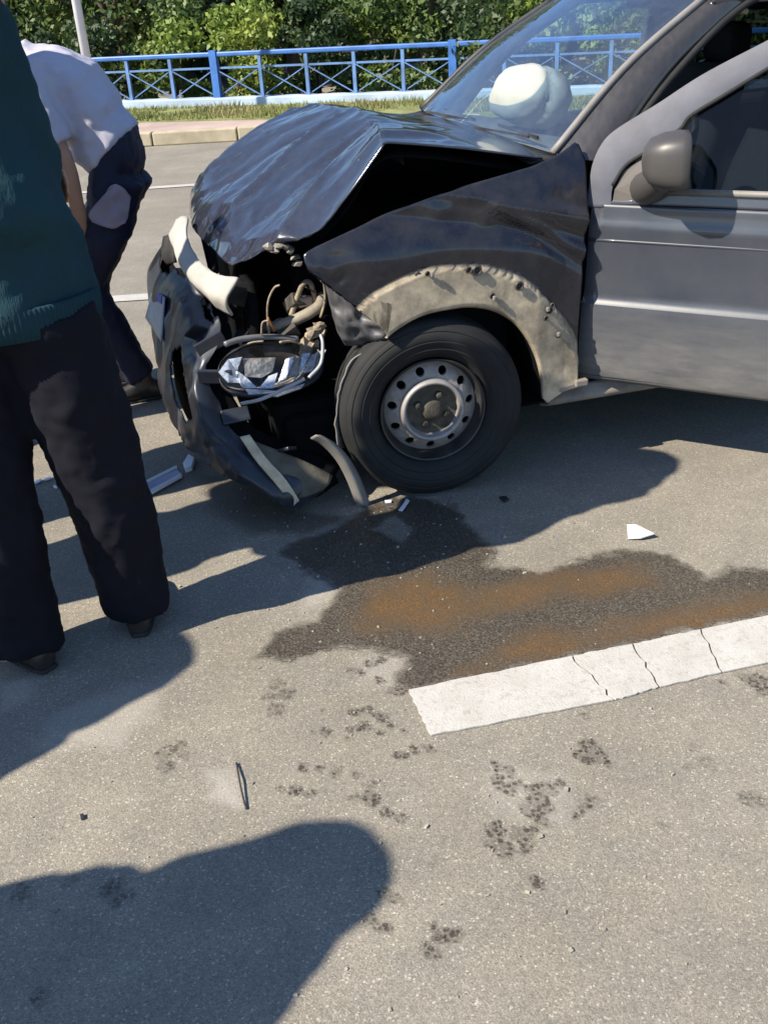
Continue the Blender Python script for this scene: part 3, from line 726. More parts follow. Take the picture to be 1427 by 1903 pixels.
# clip holes and clips left where the arch trim tore off
for (u, v, r_) in [(776, 510, .010), (792, 507, .009), (868, 500, .012), (884, 501, .017), (962, 530, .016), (912, 548, .011), (1018, 575, .014), (1012, 590, .010), (1036, 622, .011), (1024, 566, .008)]:
    r_ *= .78
    p = cy(u, v, .81); y = fy(p[0], p[2])+.012
    Vh, Fh = lathe([(r_*1.2, 0), (r_, .005), (r_*.75, .004), (r_*.6, -.004), (.0005, -.006)], 14)
    mesh('clip_hole', [V3(p[0]+a, y-.003+b, p[2]+c) for a, b, c in Vh], Fh, BLK if r_ > .0095 else GRIME, car)
for (u, v) in [(915, 552), (1015, 573), (1036, 620), (800, 508)]:
    p = cy(u, v, .81); m_ = MB(); m_.box((p[0], fy(p[0], p[2])+.014, p[2]), (.012, .010, .016)); bevel(m_.build('clip', TRIM, car), .004)
# dull torn inner fender in front of the arch
sheet('inner_fender', [[cy(598, 500, .70), cy(612, 560, .69), cy(625, 612, .68), cy(640, 640, .66)], [cy(650, 520, .735), cy(655, 570, .75), cy(665, 610, .73), cy(680, 638, .70)], [cy(722, 545, .768), cy(720, 580, .775), cy(716, 610, .775), cy(716, 640, .75)]], 26, 26, paint_mat('scuffed_inner_paint', (.02, .022, .032), .28, rough=.4), car, .004, lambda p: p+V3(0, 1, 0)*crumple(p, .03, 11, 21))
# rocker end, jacking lug
sheet('sill', [[V3(-.40, .74, .285), V3(-.40, .775, .25), V3(-.40, .70, .22)], [V3(-1.2, .74, .30), V3(-1.2, .775, .25), V3(-1.2, .70, .22)], [V3(-2.0, .74, .31), V3(-2.0, .775, .26), V3(-2.0, .70, .22)]], 12, 10, DUSTY, car, .01)
m_ = MB(); p = cy(1050, 716, .78); m_.box(p, (.10, .05, .022), Matrix.Rotation(R(8), 4, 'Y')); m_.box(cy(1078, 710, .80), (.045, .03, .024)); bevel(m_.build('sill_bracket', basic('dusty_bracket', (.19, .165, .14), .8), car), .005)

# ---- front wheel
wheel = empty('front_wheel', (0, 0, 0)); wheel.parent = car
wheel.location = (.010, .80, .299); wheel.rotation_euler = (0, 0, R(-5))
def lw(name, prof, mat, seg=72, ang=None):
    V_, F_ = lathe(prof, seg); o = mesh(name, V_, F_, mat, wheel); fixn(o); autosmooth(o, ang or 40); return o
RO = .300
tp = [(.180, -.165), (.190, -.172), (.235, -.180), (.275, -.165), (RO-.002, -.15), (RO, -.12), (RO-.006, -.119), (RO-.006, -.111), (RO, -.110), (RO, -.082), (RO-.006, -.081), (RO-.006, -.073), (RO, -.072), (RO, -.03), (RO-.004, -.015), (.284, -.002), (.281, -.001), (.279, .003), (.268, .008), (.265, .0065), (.262, .009), (.240, .0115), (.237, .010), (.234, .0115), (.215, .006), (.212, .004), (.209, .0055), (.198, .000), (.192, -.006), (.184, -.014), (.176, -.020), (.171, -.034)]
tyre = lw('tyre', tp, RUB, 96)
rim = lw('rim', [(.186, -.02), (.189, -.010), (.186, -.006), (.181, -.008), (.178, -.016), (.174, -.040), (.166, -.052), (.164, -.056)], BLK)
rim.scale = (.92, 1, .92)
# pressed steel disc with oval holes
NH = 11; r0_, r1_ = .107, .166
def disc_y(r_): return -.056+.026*np.clip((.166-r_)/.045, 0, 1)**.8
DV = []; DF = []
for hI in range(NH):
    th0 = 2*math.pi*(hI+.32)/NH; dt = math.pi/NH; M_ = 40; b0 = len(DV)
    for k in range(M_):
        ph = 2*math.pi*k/M_; c_, s_ = math.cos(ph), math.sin(ph); m2 = max(abs(c_), abs(s_))
        rr, aa = .5*(r0_+r1_)+.5*(r1_-r0_)*c_/m2, th0+dt*s_/m2
        DV.append((rr*math.cos(aa), disc_y(rr), rr*math.sin(aa)))
        rh, ah = .1395+.0155*c_, th0+.108*s_
        DV.append((rh*math.cos(ah), disc_y(rh)-.001, rh*math.sin(ah)))
        DV.append(((rh-.001*c_)*math.cos(ah), disc_y(rh)-.012, (rh-.001*c_)*math.sin(ah)))
    for k in range(M_):
        a_, b_ = b0+3*k, b0+3*((k+1) % M_)
        DF += [(a_, b_, b_+1, a_+1), (a_+1, b_+1, b_+2, a_+2)]
rd = mesh('rim_disc', DV, DF, RIM, rim); 
bm = bmesh.new(); bm.from_mesh(rd.data); bmesh.ops.remove_doubles(bm, verts=bm.verts, dist=.0004); bmesh.ops.recalc_face_normals(bm, faces=bm.faces); bm.to_mesh(rd.data); bm.free(); autosmooth(rd, 50)
V_, F_ = lathe([(.108, -.034), (.1135, -.024), (.113, -.010), (.108, -.003), (.101, -.003), (.0965, -.008), (.094, -.022), (.09, -.028)], 64); o = mesh('rim_ring', V_, F_, basic('worn_bright_steel', (.27, .255, .245), .5, metal=.3, var=.2, vs=20), rim); fixn(o)
V_, F_ = lathe([(.093, -.028), (.085, -.030), (.060, -.028), (.040, -.026), (.034, -.016), (.029, -.012), (.018, -.012), (.0005, -.011)], 48); o = mesh('hub', V_, F_, RIMD, rim); fixn(o)
for i in range(4):
    a = R(25)+i*math.pi/2; V_, F_ = lathe([(.013, -.03), (.0125, -.012), (.008, -.009), (.0005, -.008)], 6)
    mesh('wheel_bolt', [(x+.058*math.cos(a), y, z+.058*math.sin(a)) for x, y, z in V_], F_, GRIME, rim, False)
lw('brake_drum', [(.165, -.10), (.165, -.085), (.0005, -.084)], DARK, 32)
# pale torn liner strip hugging the front of the tyre
pts = [(706, 640), (672, 668), (648, 703), (637, 750), (634, 795), (640, 832)]
sheet('torn_liner_strip', [[cy(u, v, .70) for u, v in pts], [cy(u-10-8*(k == 1), v+2, .74) for k, (u, v) in enumerate(pts)]], 4, 26, TRIM, car, .004, lambda p: p+V3(1, 0, 0)*crumple(p, .006, 30, 5))
# grey trim strip hanging beside the tyre
pts = [(585, 808), (608, 822), (632, 848), (650, 880), (664, 915), (672, 940)]
sheet('hanging_trim_strip', [[cy(u-8, v+6, .77) for u, v in pts], [cy(u+4, v, .79) for u, v in pts], [cy(u+17, v+4, .77) for u, v in pts]], 8, 26, TRIM, car, .004)

# ---- bumper: broken loose, its left end down on the road
top = [V3(.63, -.66, .66), V3(.70, -.35, .665), cy(300, 503, -.02), cy(345, 508, .22), cy(414, 612, .46), cy(384, 690, .54), cy(420, 770, .60), cy(455, 812, .655), cy(560, 852, .70), cy(612, 878, .72)]
md = [V3(.70, -.66, .52), V3(.775, -.35, .56), cy(287, 580, 0.0), cy(322, 585, .22), cy(352, 655, .42), cy(362, 720, .55), cy(395, 800, .64), cy(440, 850, .71), cy(530, 885, .765), cy(600, 895, .765)]
bt = [V3(.66, -.66, .30), V3(.74, -.35, .32), cy(300, 690, .0), cy(312, 760, .28), cy(345, 822, .47), cy(385, 855, .60), cy(430, 885, .70), cy(480, 905, .765), cy(550, 940, .79), cy(606, 908, .745)]
def l2p(P):
    W_ = CO+P[0]*CF+P[1]*CL+V3(0, 0, P[2])-EYE; z = W_@FWD
    return PW/2+FPX*(W_@RT)/z, PH/2-FPX*(W_@UPV)/z
def rid(p, sc, seed): q = Vector(p)*sc+Vector((seed, seed*.7, 0)); return 1-abs(mn.noise(q))*2.6
def bfn(p):
    k_ = np.clip((p[1]+.1)/.3, 0, 1)
    return p+V3(.7, .7, 0)*k_*(crumple(p, .008, 5, 31)+.016*max(0, rid((p[0], p[1]*1.2, p[2]*.7), 5, 3))-.012*max(0, rid(p, 9, 8)))
GB = surf([top, [.5*(a+b)+V3(.012, .012, 0) for a, b in zip(top, md)], md, [.5*(a+b)+V3(.014, .014, 0) for a, b in zip(md, bt)], bt], 60, 180)
VB = [bfn(p) for p in GB.reshape(-1, 3)]; FB = []
hole = [(320, 655), (338, 640), (342, 690), (352, 745), (360, 780), (346, 784), (328, 750), (318, 700)]
hole2 = [(372, 558), (392, 575), (398, 600), (384, 596)]
pxb = np.array([l2p(v) for v in VB])
for f in gridfaces(60, 180):
    c_ = np.mean([VB[i] for i in f], 0); uv = pxb[list(f)].mean(0)
    i_, j_ = f[0]//180, f[0] % 180
    edge = min(i_, 59-i_)
    if VB[f[0]][1] > -.05:
        if inpoly(uv[None], hole)[0] or inpoly(uv[None], hole2)[0]: continue
        if edge < 3 and mn.noise(Vector(c_)*26) > .16+.12*edge: continue
    FB.append(f)
bumper = mesh('front_bumper', VB, FB, BLKP, car); solid(bumper, .005, 0); autosmooth(bumper, 40)
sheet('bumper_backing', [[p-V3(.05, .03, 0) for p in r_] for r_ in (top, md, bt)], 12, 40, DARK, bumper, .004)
# torn flaps and brackets hanging off the bumper
for k, (u, v, Y, a, b, c2) in enumerate([(392, 640, .50, .10, .012, .05), (400, 700, .58, .012, .05, .11), (372, 620, .42, .06, .01, .09), (438, 772, .62, .09, .012, .05), (520, 838, .70, .11, .012, .045), (360, 560, .30, .05, .012, .08)]):
    m_ = MB(); m_.box((0, 0, 0), (a, b, c2), Matrix.Rotation(k*1.3, 4, 'X')@Matrix.Rotation(k*.9+.4, 4, 'Y')); o = m_.build('torn_flap', BLKP, bumper)
    o.location = tuple(cy(u, v, Y)); bevel(o, .004)
# pale bent core strip over the bumper
tp_ = [cy(330, 408, -.16), cy(347, 405, -.02), cy(352, 450, .12), cy(372, 484, .26), cy(405, 510, .40), cy(447, 516, .52)]
bp_ = [cy(328, 452, -.16), cy(332, 480, -.02), cy(352, 515, .14), cy(380, 545, .28), cy(408, 572, .40), cy(434, 586, .50)]
mp_ = [.5*(a+b)+V3(.03, .02, 0) for a, b in zip(tp_, bp_)]
sheet('bumper_core_strip', [tp_, mp_, bp_], 14, 40, PALE, car, .008, lambda p: p+V3(.7, .5, .2)*crumple(p, .012, 9, 33))
# dark torn grille piece at the far side of it
sheet('grille_piece', [[cy(308, 440, -.2), cy(330, 432, -.1)], [cy(304, 470, -.2), cy(328, 474, -.1)], [cy(312, 492, -.2), cy(328, 488, -.1)]], 8, 6, BLK, car, .02)
# number plate bent over the bumper
pq = [[cy(297, 532, -.06)+V3(.022, .004, 0), cy(322, 548, .15)+V3(.03, .02, 0)], [cy(282, 588, -.06)+V3(.022, .004, 0), cy(316, 630, .18)+V3(.03, .02, 0)]]
PLATE = basic('number_plate', (.26, .30, .34), .45, var=.15, vs=30)
plate = sheet('number_plate', pq, 6, 10, PLATE, car, .004)
def onplate(a, b, off=.006):
    q = np.array(pq); p = (q[0, 0]*(1-b)+q[0, 1]*b)*(1-a)+(q[1, 0]*(1-b)+q[1, 1]*b)*a; return p+V3(.7, .5, .2)*off
mesh('plate_band', [onplate(0, .45), onplate(0, .85), onplate(.2, .85), onplate(.2, .45)], [(0, 1, 2, 3)], basic('plate_blue', (.01, .04, .35), .5), plate, False)
# beige broken lower corner with an edge strip coloured bright as if sunlit
sheet('lower_bumper_corner', [[cy(452, 812, .69), cy(560, 855, .735), cy(618, 884, .745)], [cy(480, 850, .735), cy(568, 890, .775), cy(612, 898, .775)], [cy(520, 900, .775), cy(556, 925, .80), cy(600, 910, .775)]], 12, 16, basic('dusty_bumper_plastic', (.085, .075, .055), .75, var=.35, vs=14, bmp=.2), car, .006)
sheet('sunlit_edge_strip', [[cy(446, 812, .70), cy(476, 856, .75), cy(512, 898, .785), cy(545, 940, .80)], [cy(464, 808, .71), cy(494, 850, .76), cy(530, 890, .795), cy(556, 930, .81)]], 6, 24, basic('sunlit_torn_plastic', (.50, .43, .31), .7, var=.3, vs=20), car, .006)  # pale colour stands in for sunlight along the corner edge

# ---- headlight torn from its seat
def ell(cu, cv, ru, rv, Y0, Y1, tilt, n=40, tpow=1.0):
    out_ = []
    for k in range(n):
        a = 2*math.pi*k/n; c_ = math.copysign(abs(math.cos(a))**tpow, math.cos(a)); s_ = math.copysign(abs(math.sin(a))**tpow, math.sin(a))
        du, dv = ru*c_, rv*s_; u = cu+du*math.cos(tilt)-dv*math.sin(tilt); v = cv+du*math.sin(tilt)+dv*math.cos(tilt)
        Y = Y0+(Y1-Y0)*(.5+.5*s_); out_.append(cy(u, v, Y))
    return np.array(out_)
lampR = [ell(505, 684, 100, 52, .48, .62, -.16, tpow=.8), ell(505, 684, 98, 50, .51, .65, -.16, tpow=.8), ell(503, 684, 95, 47, .51, .65, -.16, tpow=.8), ell(500, 682, 90, 42, .45, .60, -.16, tpow=.8)]
lampR = [np.array([p+V3(.5, .5, .6)*crumple(p, .008, 18, 51) for p in L_]) for L_ in lampR]
V_ = np.concatenate(lampR); lamp = mesh('headlight', V_, gridfaces(4, 40, True), basic('lamp_housing', (.014, .015, .02), .5, var=.3), car)
ref = [ell(488, 690, 80, 34, .49, .63, -.10, tpow=.8), ell(488, 692, 62, 26, .42, .52, -.10), ell(492, 690, 34, 14, .36, .44, -.1), ell(494, 688, 8, 4, .34, .40, -.1)]
V_ = np.concatenate(ref); LB = basic('lamp_mirror_blue', (.62, .66, .76), .2, metal=.35, var=.4, vs=70, bmp=.5, bs=40)
LG = basic('lamp_mirror_warm', (.30, .275, .25), .3, metal=.2, var=.5, vs=45, bmp=.6, bs=35)
o = mesh('reflector', V_, gridfaces(4, 40, True), LG, lamp)
def facet(pts_, m, Ys): return solid(mesh('reflector_facet', [cy(u, v, y_) for (u, v), y_ in zip(pts_, Ys)], [tuple(range(len(pts_)))], m, lamp, False), .004)
facet([(406, 692), (424, 668), (449, 664), (440, 690), (446, 712), (424, 711)], LB, [.60, .57, .565, .58, .60, .615])
facet([(446, 712), (440, 690), (455, 700), (478, 722), (450, 720)], LB, [.605, .585, .59, .62, .62])
facet([(452, 666), (512, 664), (506, 690), (486, 702), (456, 700)], LG, [.56, .55, .56, .575, .58])
facet([(500, 700), (516, 694), (508, 722), (482, 722)], LB, [.58, .575, .62, .615])
for k in range(5):
    u0 = 520+k*15; dj = [0, 5, -3, 4, -2][k]; facet([(u0+12, 668-k*3+dj), (u0+27, 663-k*3), (u0+13+dj, 704-k*5), (u0-3, 714-k*5-dj)], [LB, LG, LB, CHROME, LG][k], [.56, .565, .61, .60])
facet([(456, 724), (520, 728), (566, 714), (560, 722), (516, 738), (462, 734)], LB, [.62, .635, .65, .66, .65, .64])
LENS = glass_mat('lamp_lens', (.97, .98, .99), 1.3, .02)
rim_ = ell(502, 684, 94, 47, .53, .67, -.16, n=32, tpow=.85); cen_ = rim_.mean(0)+V3(.35, .5, .45)*.05
sheetV = [cen_*(1-t_**1.6)+p*t_**1.6+(p-cen_)*(t_-t_**1.6) for t_ in (.001, .3, .6, .85, 1) for p in rim_]
fl = [f for f in gridfaces(5, 32, True)]
mesh('lamp_lens', sheetV, fl, LENS, lamp)
tube('lens_rim', [cy(448, 750, .66), cy(485, 742, .69), cy(530, 722, .70), cy(566, 704, .695)], .006, basic('lens_edge', (.30, .31, .33), .25, var=.2), lamp, 6, 30)
tube('lens_rim', [cy(574, 702, .69), cy(596, 676, .67), cy(600, 640, .65), cy(596, 622, .63)], .0055, bpy.data.materials['lens_edge'], lamp, 6, 30)
tube('lamp_bezel', [cy(418, 640, .54), cy(450, 630, .52), cy(500, 626, .51), cy(555, 630, .52)], .010, basic('bezel_grey', (.12, .12, .13), .3), lamp, 8, 24)
sheet('housing_back', [[cy(425, 640, .44), cy(500, 628, .42), cy(570, 632, .42)], [cy(420, 668, .46), cy(500, 664, .44), cy(580, 660, .46)]], 8, 12, BLKP, lamp, .004)
# ---- engine bay
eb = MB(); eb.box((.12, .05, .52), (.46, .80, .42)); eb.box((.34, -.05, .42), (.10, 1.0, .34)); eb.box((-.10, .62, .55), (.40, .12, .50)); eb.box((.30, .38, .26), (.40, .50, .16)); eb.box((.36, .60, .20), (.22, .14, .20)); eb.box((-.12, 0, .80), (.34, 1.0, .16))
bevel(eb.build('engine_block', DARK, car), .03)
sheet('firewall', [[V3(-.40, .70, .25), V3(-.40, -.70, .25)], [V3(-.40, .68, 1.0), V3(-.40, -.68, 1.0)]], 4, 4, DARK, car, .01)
tube('radiator_hose', [cy(490, 607, .42), cy(515, 606, .46), cy(555, 592, .48), cy(592, 570, .50), cy(600, 550, .46)], .019, basic('dusty_hose', (.19, .165, .13), .7, var=.3, vs=30), car, 12, 26)
for i, (pth, rad, mt) in enumerate([
    ([(500, 620), (497, 580), (500, 555), (510, 535), (520, 530)], .0035, BEIGE), ([(486, 622), (488, 600), (500, 595)], .003, BEIGE), ([(510, 615), (498, 590)], .004, basic('copper_wire', (.35, .12, .04), .5)),
    ([(596, 590), (604, 560), (603, 530), (597, 520)], .005, BEIGE), ([(575, 640), (560, 640), (540, 634), (520, 636)], .004, BEIGE), ([(598, 625), (600, 655), (592, 690), (560, 718)], .007, basic('bent_steel_strip', (.42, .42, .43), .35, metal=.5)), ([(640, 640), (660, 632), (690, 640)], .005, GRIME), ([(452, 642), (470, 636), (490, 634)], .003, BEIGE)]):
    tube('wire', [cy(u, v, .52+.012*k) for k, (u, v) in enumerate(pth)], rad, mt, car, 6, 16)
# bracket: an open beige loop with debris hanging below
tube('lamp_bracket', [cy(540, 590, .46), cy(550, 560, .47), cy(562, 530, .48), cy(574, 524, .48), cy(582, 540, .47), cy(588, 575, .46)], .009, BEIGE, car, 8, 26)
m_ = MB(); m_.box(cy(566, 560, .46), (.05, .03, .035)); bevel(m_.build('bracket_block', basic('pinkish_plastic', (.38, .28, .25), .7), car), .008)
for i, (u, v, a, b, c_) in enumerate([(578, 620, .05, .03, .04), (568, 645, .045, .03, .06), (590, 608, .04, .025, .03), (577, 668, .05, .02, .035), (555, 672, .05, .02, .025), (600, 618, .03, .02, .03), (585, 640, .03, .03, .03)]):
    bm = bmesh.new(); bmesh.ops.create_icosphere(bm, subdivisions=2, radius=.5); me = bpy.data.meshes.new('broken_plastic')
    for v_ in bm.verts:
        f_ = 1+.9*mn.noise(v_.co*2.7+Vector((i*3.3, 0, 0))); v_.co = Vector((v_.co.x*a*f_, v_.co.y*b*f_, v_.co.z*c_*f_))
    bm.to_mesh(me); bm.free(); me.materials.append(BEIGE); o = link(bpy.data.objects.new('broken_plastic', me), car); o.location = tuple(cy(u, v, .54))
for i, (u, v) in enumerate([(500, 460), (520, 455), (540, 465), (548, 478), (553, 490), (530, 458), (512, 462)]):
    bm = bmesh.new(); bmesh.ops.create_icosphere(bm, subdivisions=1, radius=.5); me = bpy.data.meshes.new('torn_bracket')
    for v_ in bm.verts:
        f_ = 1+1.0*mn.noise(v_.co*3+Vector((i*2.3, 4, 0))); v_.co = Vector((v_.co.x*.035*f_, v_.co.y*.03*f_, v_.co.z*.022*f_))
    bm.to_mesh(me); bm.free(); me.materials.append(basic('crushed_metal', (.22, .20, .17), .6, metal=.3, var=.5, vs=40) if i == 0 else bpy.data.materials['crushed_metal']); o = link(bpy.data.objects.new('torn_bracket', me), car); o.location = tuple(cy(u, v, .55))
rg2 = np.random.default_rng(5)
for k in range(34):
    u, v = rg2.uniform(440, 640), rg2.uniform(470, 850); Y = rg2.uniform(.30, .50)
    if 400 < u < 600 and 630 < v < 745: Y -= .22
    m_ = MB(); sz = rg2.uniform(.015, .075, 3); m_.box((0, 0, 0), sz, Matrix.Rotation(rg2.uniform(0, 3), 4, 'X')@Matrix.Rotation(rg2.uniform(0, 3), 4, 'Z'))
    o = m_.build('torn_engine_part', [DARK, GRIME, BLK][k % 3], car); o.location = tuple(cy(u, v, Y)); bevel(o, .004)
for k in range(9):
    u, v = rg2.uniform(470, 620), rg2.uniform(480, 620); pts_ = [cy(u, v, .40)]
    for _ in range(4): pts_.append(pts_[-1]+rg2.normal(0, .035, 3)+V3(0, .01, -.01))
    tube('loose_wire', pts_, rg2.uniform(.0018, .004), [BLK, GRIME, BEIGE][k % 3], car, 6, 20)
sheet('radiator_support', [[V3(.50, .52, .22), V3(.44, -.62, .22)], [V3(.47, .50, .66), V3(.42, -.60, .70)]], 6, 8, DARK, car, .03, lambda p: p+V3(1, 0, 0)*crumple(p, .05, 4, 41))
sheet('undertray', [[V3(.55, .60, .20), V3(.55, -.60, .20)], [V3(-.4, .62, .19), V3(-.4, -.62, .19)], [V3(-2.4, .66, .20), V3(-2.4, -.66, .20)]], 6, 4, DARK, car, .01)
# far side fender and wheel
sheet('far_fender', [[V3(.50, -.66, .84), V3(.52, -.74, .70), V3(.50, -.72, .42)], [V3(.05, -.70, .98), V3(.05, -.79, .80), V3(.05, -.80, .66)], [V3(-.48, -.72, 1.02), V3(-.48, -.79, .82), V3(-.48, -.78, .33)]], 16, 12, PAINT, car, .006)
def copywheel(x, y, rz):
    wr = wheel.copy(); C.objects.link(wr); wr.parent = car; wr.location = (x, y, .299); wr.rotation_euler = (0, 0, rz)
    for ch in list(wheel.children):
        c_ = ch.copy(); C.objects.link(c_); c_.parent = wr
        for g_ in ch.children:
            d_ = g_.copy(); C.objects.link(d_); d_.parent = c_
    return wr
for (x, y, rz, nm) in ((.012, -.80, math.pi-R(5), 'front_wheel'), (-2.42, .79, 0, 'rear_wheel'), (-2.42, -.79, math.pi, 'rear_wheel')):
    copywheel(x, y, rz).name = nm

# ---- cabin
b0_, b1_ = V3(-.455, .625, 1.02), V3(-.455, -.63, 1.04)
t0_, t1_ = V3(-1.01, .545, 1.43), V3(-1.03, -.55, 1.43)
bc, tc_ = V3(-.40, 0, 1.035), V3(-1.0, 0, 1.455)
G = [[b0_, V3(-.42, .32, 1.035), bc, V3(-.42, -.32, 1.04), b1_], [.5*(b0_+t0_)+V3(.02, 0, .02), .5*(bc+tc_)+V3(.03, .3, .03), .5*(bc+tc_)+V3(.04, 0, .035), .5*(bc+tc_)+V3(.03, -.3, .03), .5*(b1_+t1_)+V3(.02, 0, .02)], [t0_, V3(-1.0, .3, 1.45), tc_, V3(-1.0, -.3, 1.45), t1_]]
wsg = orient(sheet('windscreen', G, 14, 22, GLASS, car), (.5, 0, .8))
tube('windscreen_seal', [b0_+V3(0, .012, 0), .5*(b0_+t0_)+V3(.02, .012, .02), t0_+V3(0, .012, 0)], .012, TRIM, wsg, 8, 14)
tube('windscreen_seal', [b1_, .5*(b1_+t1_)+V3(.02, 0, .02), t1_], .012, BLK, wsg, 8, 14)
# cowl and wipers
sheet('cowl', [[V3(-.37, .66, 1.0), V3(-.37, 0, 1.02), V3(-.37, -.66, 1.01)], [V3(-.47, .66, 1.012), V3(-.43, 0, 1.028), V3(-.47, -.66, 1.03)]], 4, 16, BLK, car, .006)
for (a, b) in (((-.41, .10, 1.045), (-.455, .46, 1.048)), ((-.41, -.42, 1.052), (-.43, -.02, 1.058))):
    m_ = MB(); m_.bar(a, b, .009, .008); m_.bar(V3(*b)+V3(-.02, -.30, .006), V3(*b)+V3(-.004, .06, .004), .007, .010); m_.build('wiper', BLK, car)
# pillars and roof
def pillar(name, y_, mat):
    s_ = np.sign(y_)
    A = [V3(-.46, .635*s_, 1.02), V3(-.54, .70*s_, 1.00), V3(-.62, .70*s_, .99), V3(-.60, .62*s_, .98)]
    Bm = [V3(-.72, .60*s_, 1.245), V3(-.79, .635*s_, 1.245), V3(-.86, .635*s_, 1.235), V3(-.83, .575*s_, 1.22)]
    Bt = [V3(-1.02, .555*s_, 1.435), V3(-1.09, .585*s_, 1.435), V3(-1.17, .575*s_, 1.42), V3(-1.12, .53*s_, 1.40)]
    P = surf([A+[A[0]], Bm+[Bm[0]], Bt+[Bt[0]]], 14, 25); V_ = P[:, :-1].reshape(-1, 3)
    o_ = mesh(name, V_, gridfaces(14, 24, True), mat, car); fixn(o_); return o_
PIL = paint_mat('pillar_paint', (.016, .014, .015), .12, rough=.28)
pillar('windscreen_pillar', .6, PIL); pillar('windscreen_pillar', -.6, PIL)
sheet('roof', [[V3(-1.0, .57, 1.425), V3(-.98, .3, 1.46), V3(-.97, 0, 1.47), V3(-.98, -.3, 1.46), V3(-1.0, -.57, 1.425)], [V3(-1.7, .58, 1.445), V3(-1.7, .3, 1.49), V3(-1.7, 0, 1.50), V3(-1.7, -.3, 1.49), V3(-1.7, -.58, 1.445)], [V3(-2.7, .54, 1.40), V3(-2.72, .3, 1.44), V3(-2.73, 0, 1.45), V3(-2.72, -.3, 1.44), V3(-2.7, -.54, 1.40)]], 16, 20, PAINT, car, .02, off=1)
tube('door_seal', [V3(-.60, .71, .97), V3(-.86, .645, 1.22), V3(-1.15, .59, 1.405), V3(-1.45, .575, 1.43)], .011, RUB, car, 8, 20)
for s_ in (1, -1):
    sheet('rear_side_panel', [[V3(-1.52, .80*s_, .30), V3(-1.52, .81*s_, .65), V3(-1.52, .76*s_, .97)], [V3(-2.05, .80*s_, .32), V3(-2.05, .81*s_, .70), V3(-2.05, .76*s_, .98)], [V3(-2.42, .80*s_, .64), V3(-2.42, .80*s_, .75), V3(-2.42, .75*s_, .99)], [V3(-2.78, .79*s_, .40), V3(-2.80, .79*s_, .70), V3(-2.80, .74*s_, .99)], [V3(-3.1, .76*s_, .40), V3(-3.15, .76*s_, .70), V3(-3.1, .72*s_, .99)]], 24, 10, PAINT, car, .008)
    m_ = MB(); m_.bar((-1.54, .745*s_, .96), (-1.50, .585*s_, 1.44), .05, .09); m_.bar((-2.95, .70*s_, .97), (-2.70, .54*s_, 1.42), .05, .20); m_.bar((-1.0, .57*s_, 1.42), (-2.7, .55*s_, 1.41), .05, .05); bevel(m_.build('roof_pillar', PAINT, car), .01)
    sheet('rear_side_window', [[V3(-1.56, .74*s_, .97), V3(-1.54, .585*s_, 1.42)], [V3(-2.90, .70*s_, .98), V3(-2.70, .545*s_, 1.40)]], 6, 4, GLASS2, car, .004)
sheet('tailgate', [[V3(-3.1, .74, .40), V3(-3.17, 0, .40), V3(-3.1, -.74, .40)], [V3(-3.12, .72, .97), V3(-3.18, 0, .97), V3(-3.12, -.72, .97)]], 6, 10, PAINT, car, .02)
sheet('rear_window', [[V3(-3.1, .70, .98), V3(-3.15, 0, .98), V3(-3.1, -.70, .98)], [V3(-2.72, .54, 1.41), V3(-2.75, 0, 1.44), V3(-2.72, -.54, 1.41)]], 6, 10, GLASS2, car, .004)
# far door (closed)
sheet('far_door', [[V3(-.50, -.78, .32), V3(-.50, -.81, .62), V3(-.50, -.76, .96)], [V3(-1.50, -.80, .30), V3(-1.50, -.81, .62), V3(-1.50, -.76, .96)]], 8, 8, PAINT, car, .03)
sheet('far_door_window', [[V3(-.66, -.735, .97), V3(-.86, -.66, 1.20), V3(-1.14, -.59, 1.40)], [V3(-1.48, -.735, .97), V3(-1.48, -.66, 1.20), V3(-1.47, -.59, 1.41)]], 6, 8, glass_mat('clear_side_glass', (.86, .92, .90), 1.3, .01), car)
# dash, wheel, airbag, seats, floor
sheet('dashboard', [[V3(-.47, .60, 1.005), V3(-.44, 0, 1.02), V3(-.47, -.60, 1.015)], [V3(-.62, .62, 1.0), V3(-.62, 0, 1.01), V3(-.62, -.62, 1.0)], [V3(-.82, .62, .94), V3(-.80, 0, .95), V3(-.82, -.62, .94)], [V3(-.88, .62, .72), V3(-.86, 0, .70), V3(-.88, -.62, .72)]], 20, 16, DASH, car, .02)
sw = empty('steering_wheel', (-.98, .36, .93)); sw.parent = car; sw.rotation_euler = (0, R(62), 0)
a_ = np.linspace(0, 2*math.pi, 41); tube('wheel_rim', [(.185*math.cos(x), .185*math.sin(x), 0) for x in a_], .014, BLK, sw, 10)
m_ = MB(); m_.bar((0, 0, -.01), (.18, 0, 0), .04, .02); m_.bar((0, 0, -.01), (-.09, .15, 0), .04, .02); m_.bar((0, 0, -.01), (-.09, -.15, 0), .04, .02); m_.tube([(0, 0, -.2), (0, 0, .02)], .04, 12); m_.build('spokes', BLK, sw)
bm = bmesh.new(); bmesh.ops.create_icosphere(bm, subdivisions=4, radius=1); me = bpy.data.meshes.new('airbag')
ac_ = .5*(cy(985, 180, .16)+cy(985, 180, .16))
for v_ in bm.verts:
    c_ = v_.co.copy(); f_ = 1+.09*mn.noise(c_*1.5+Vector((2, 1, 0)))+.02*mn.noise(c_*4)-.025*(1-abs(mn.noise(c_*5+Vector((9, 3, 0)))*3))*(abs(mn.noise(c_*5+Vector((9, 3, 0))))<.33)
    sc_ = math.copysign(abs(c_.x)**.8, c_.x), math.copysign(abs(c_.y)**.8, c_.y), math.copysign(abs(c_.z)**.8, c_.z)
    seam = 1-.10*math.exp(-((c_.x-.25-.2*c_.z)/.10)**2)
    v_.co = Vector((sc_[0]*.105, sc_[1]*.172, sc_[2]*.100))*f_*seam
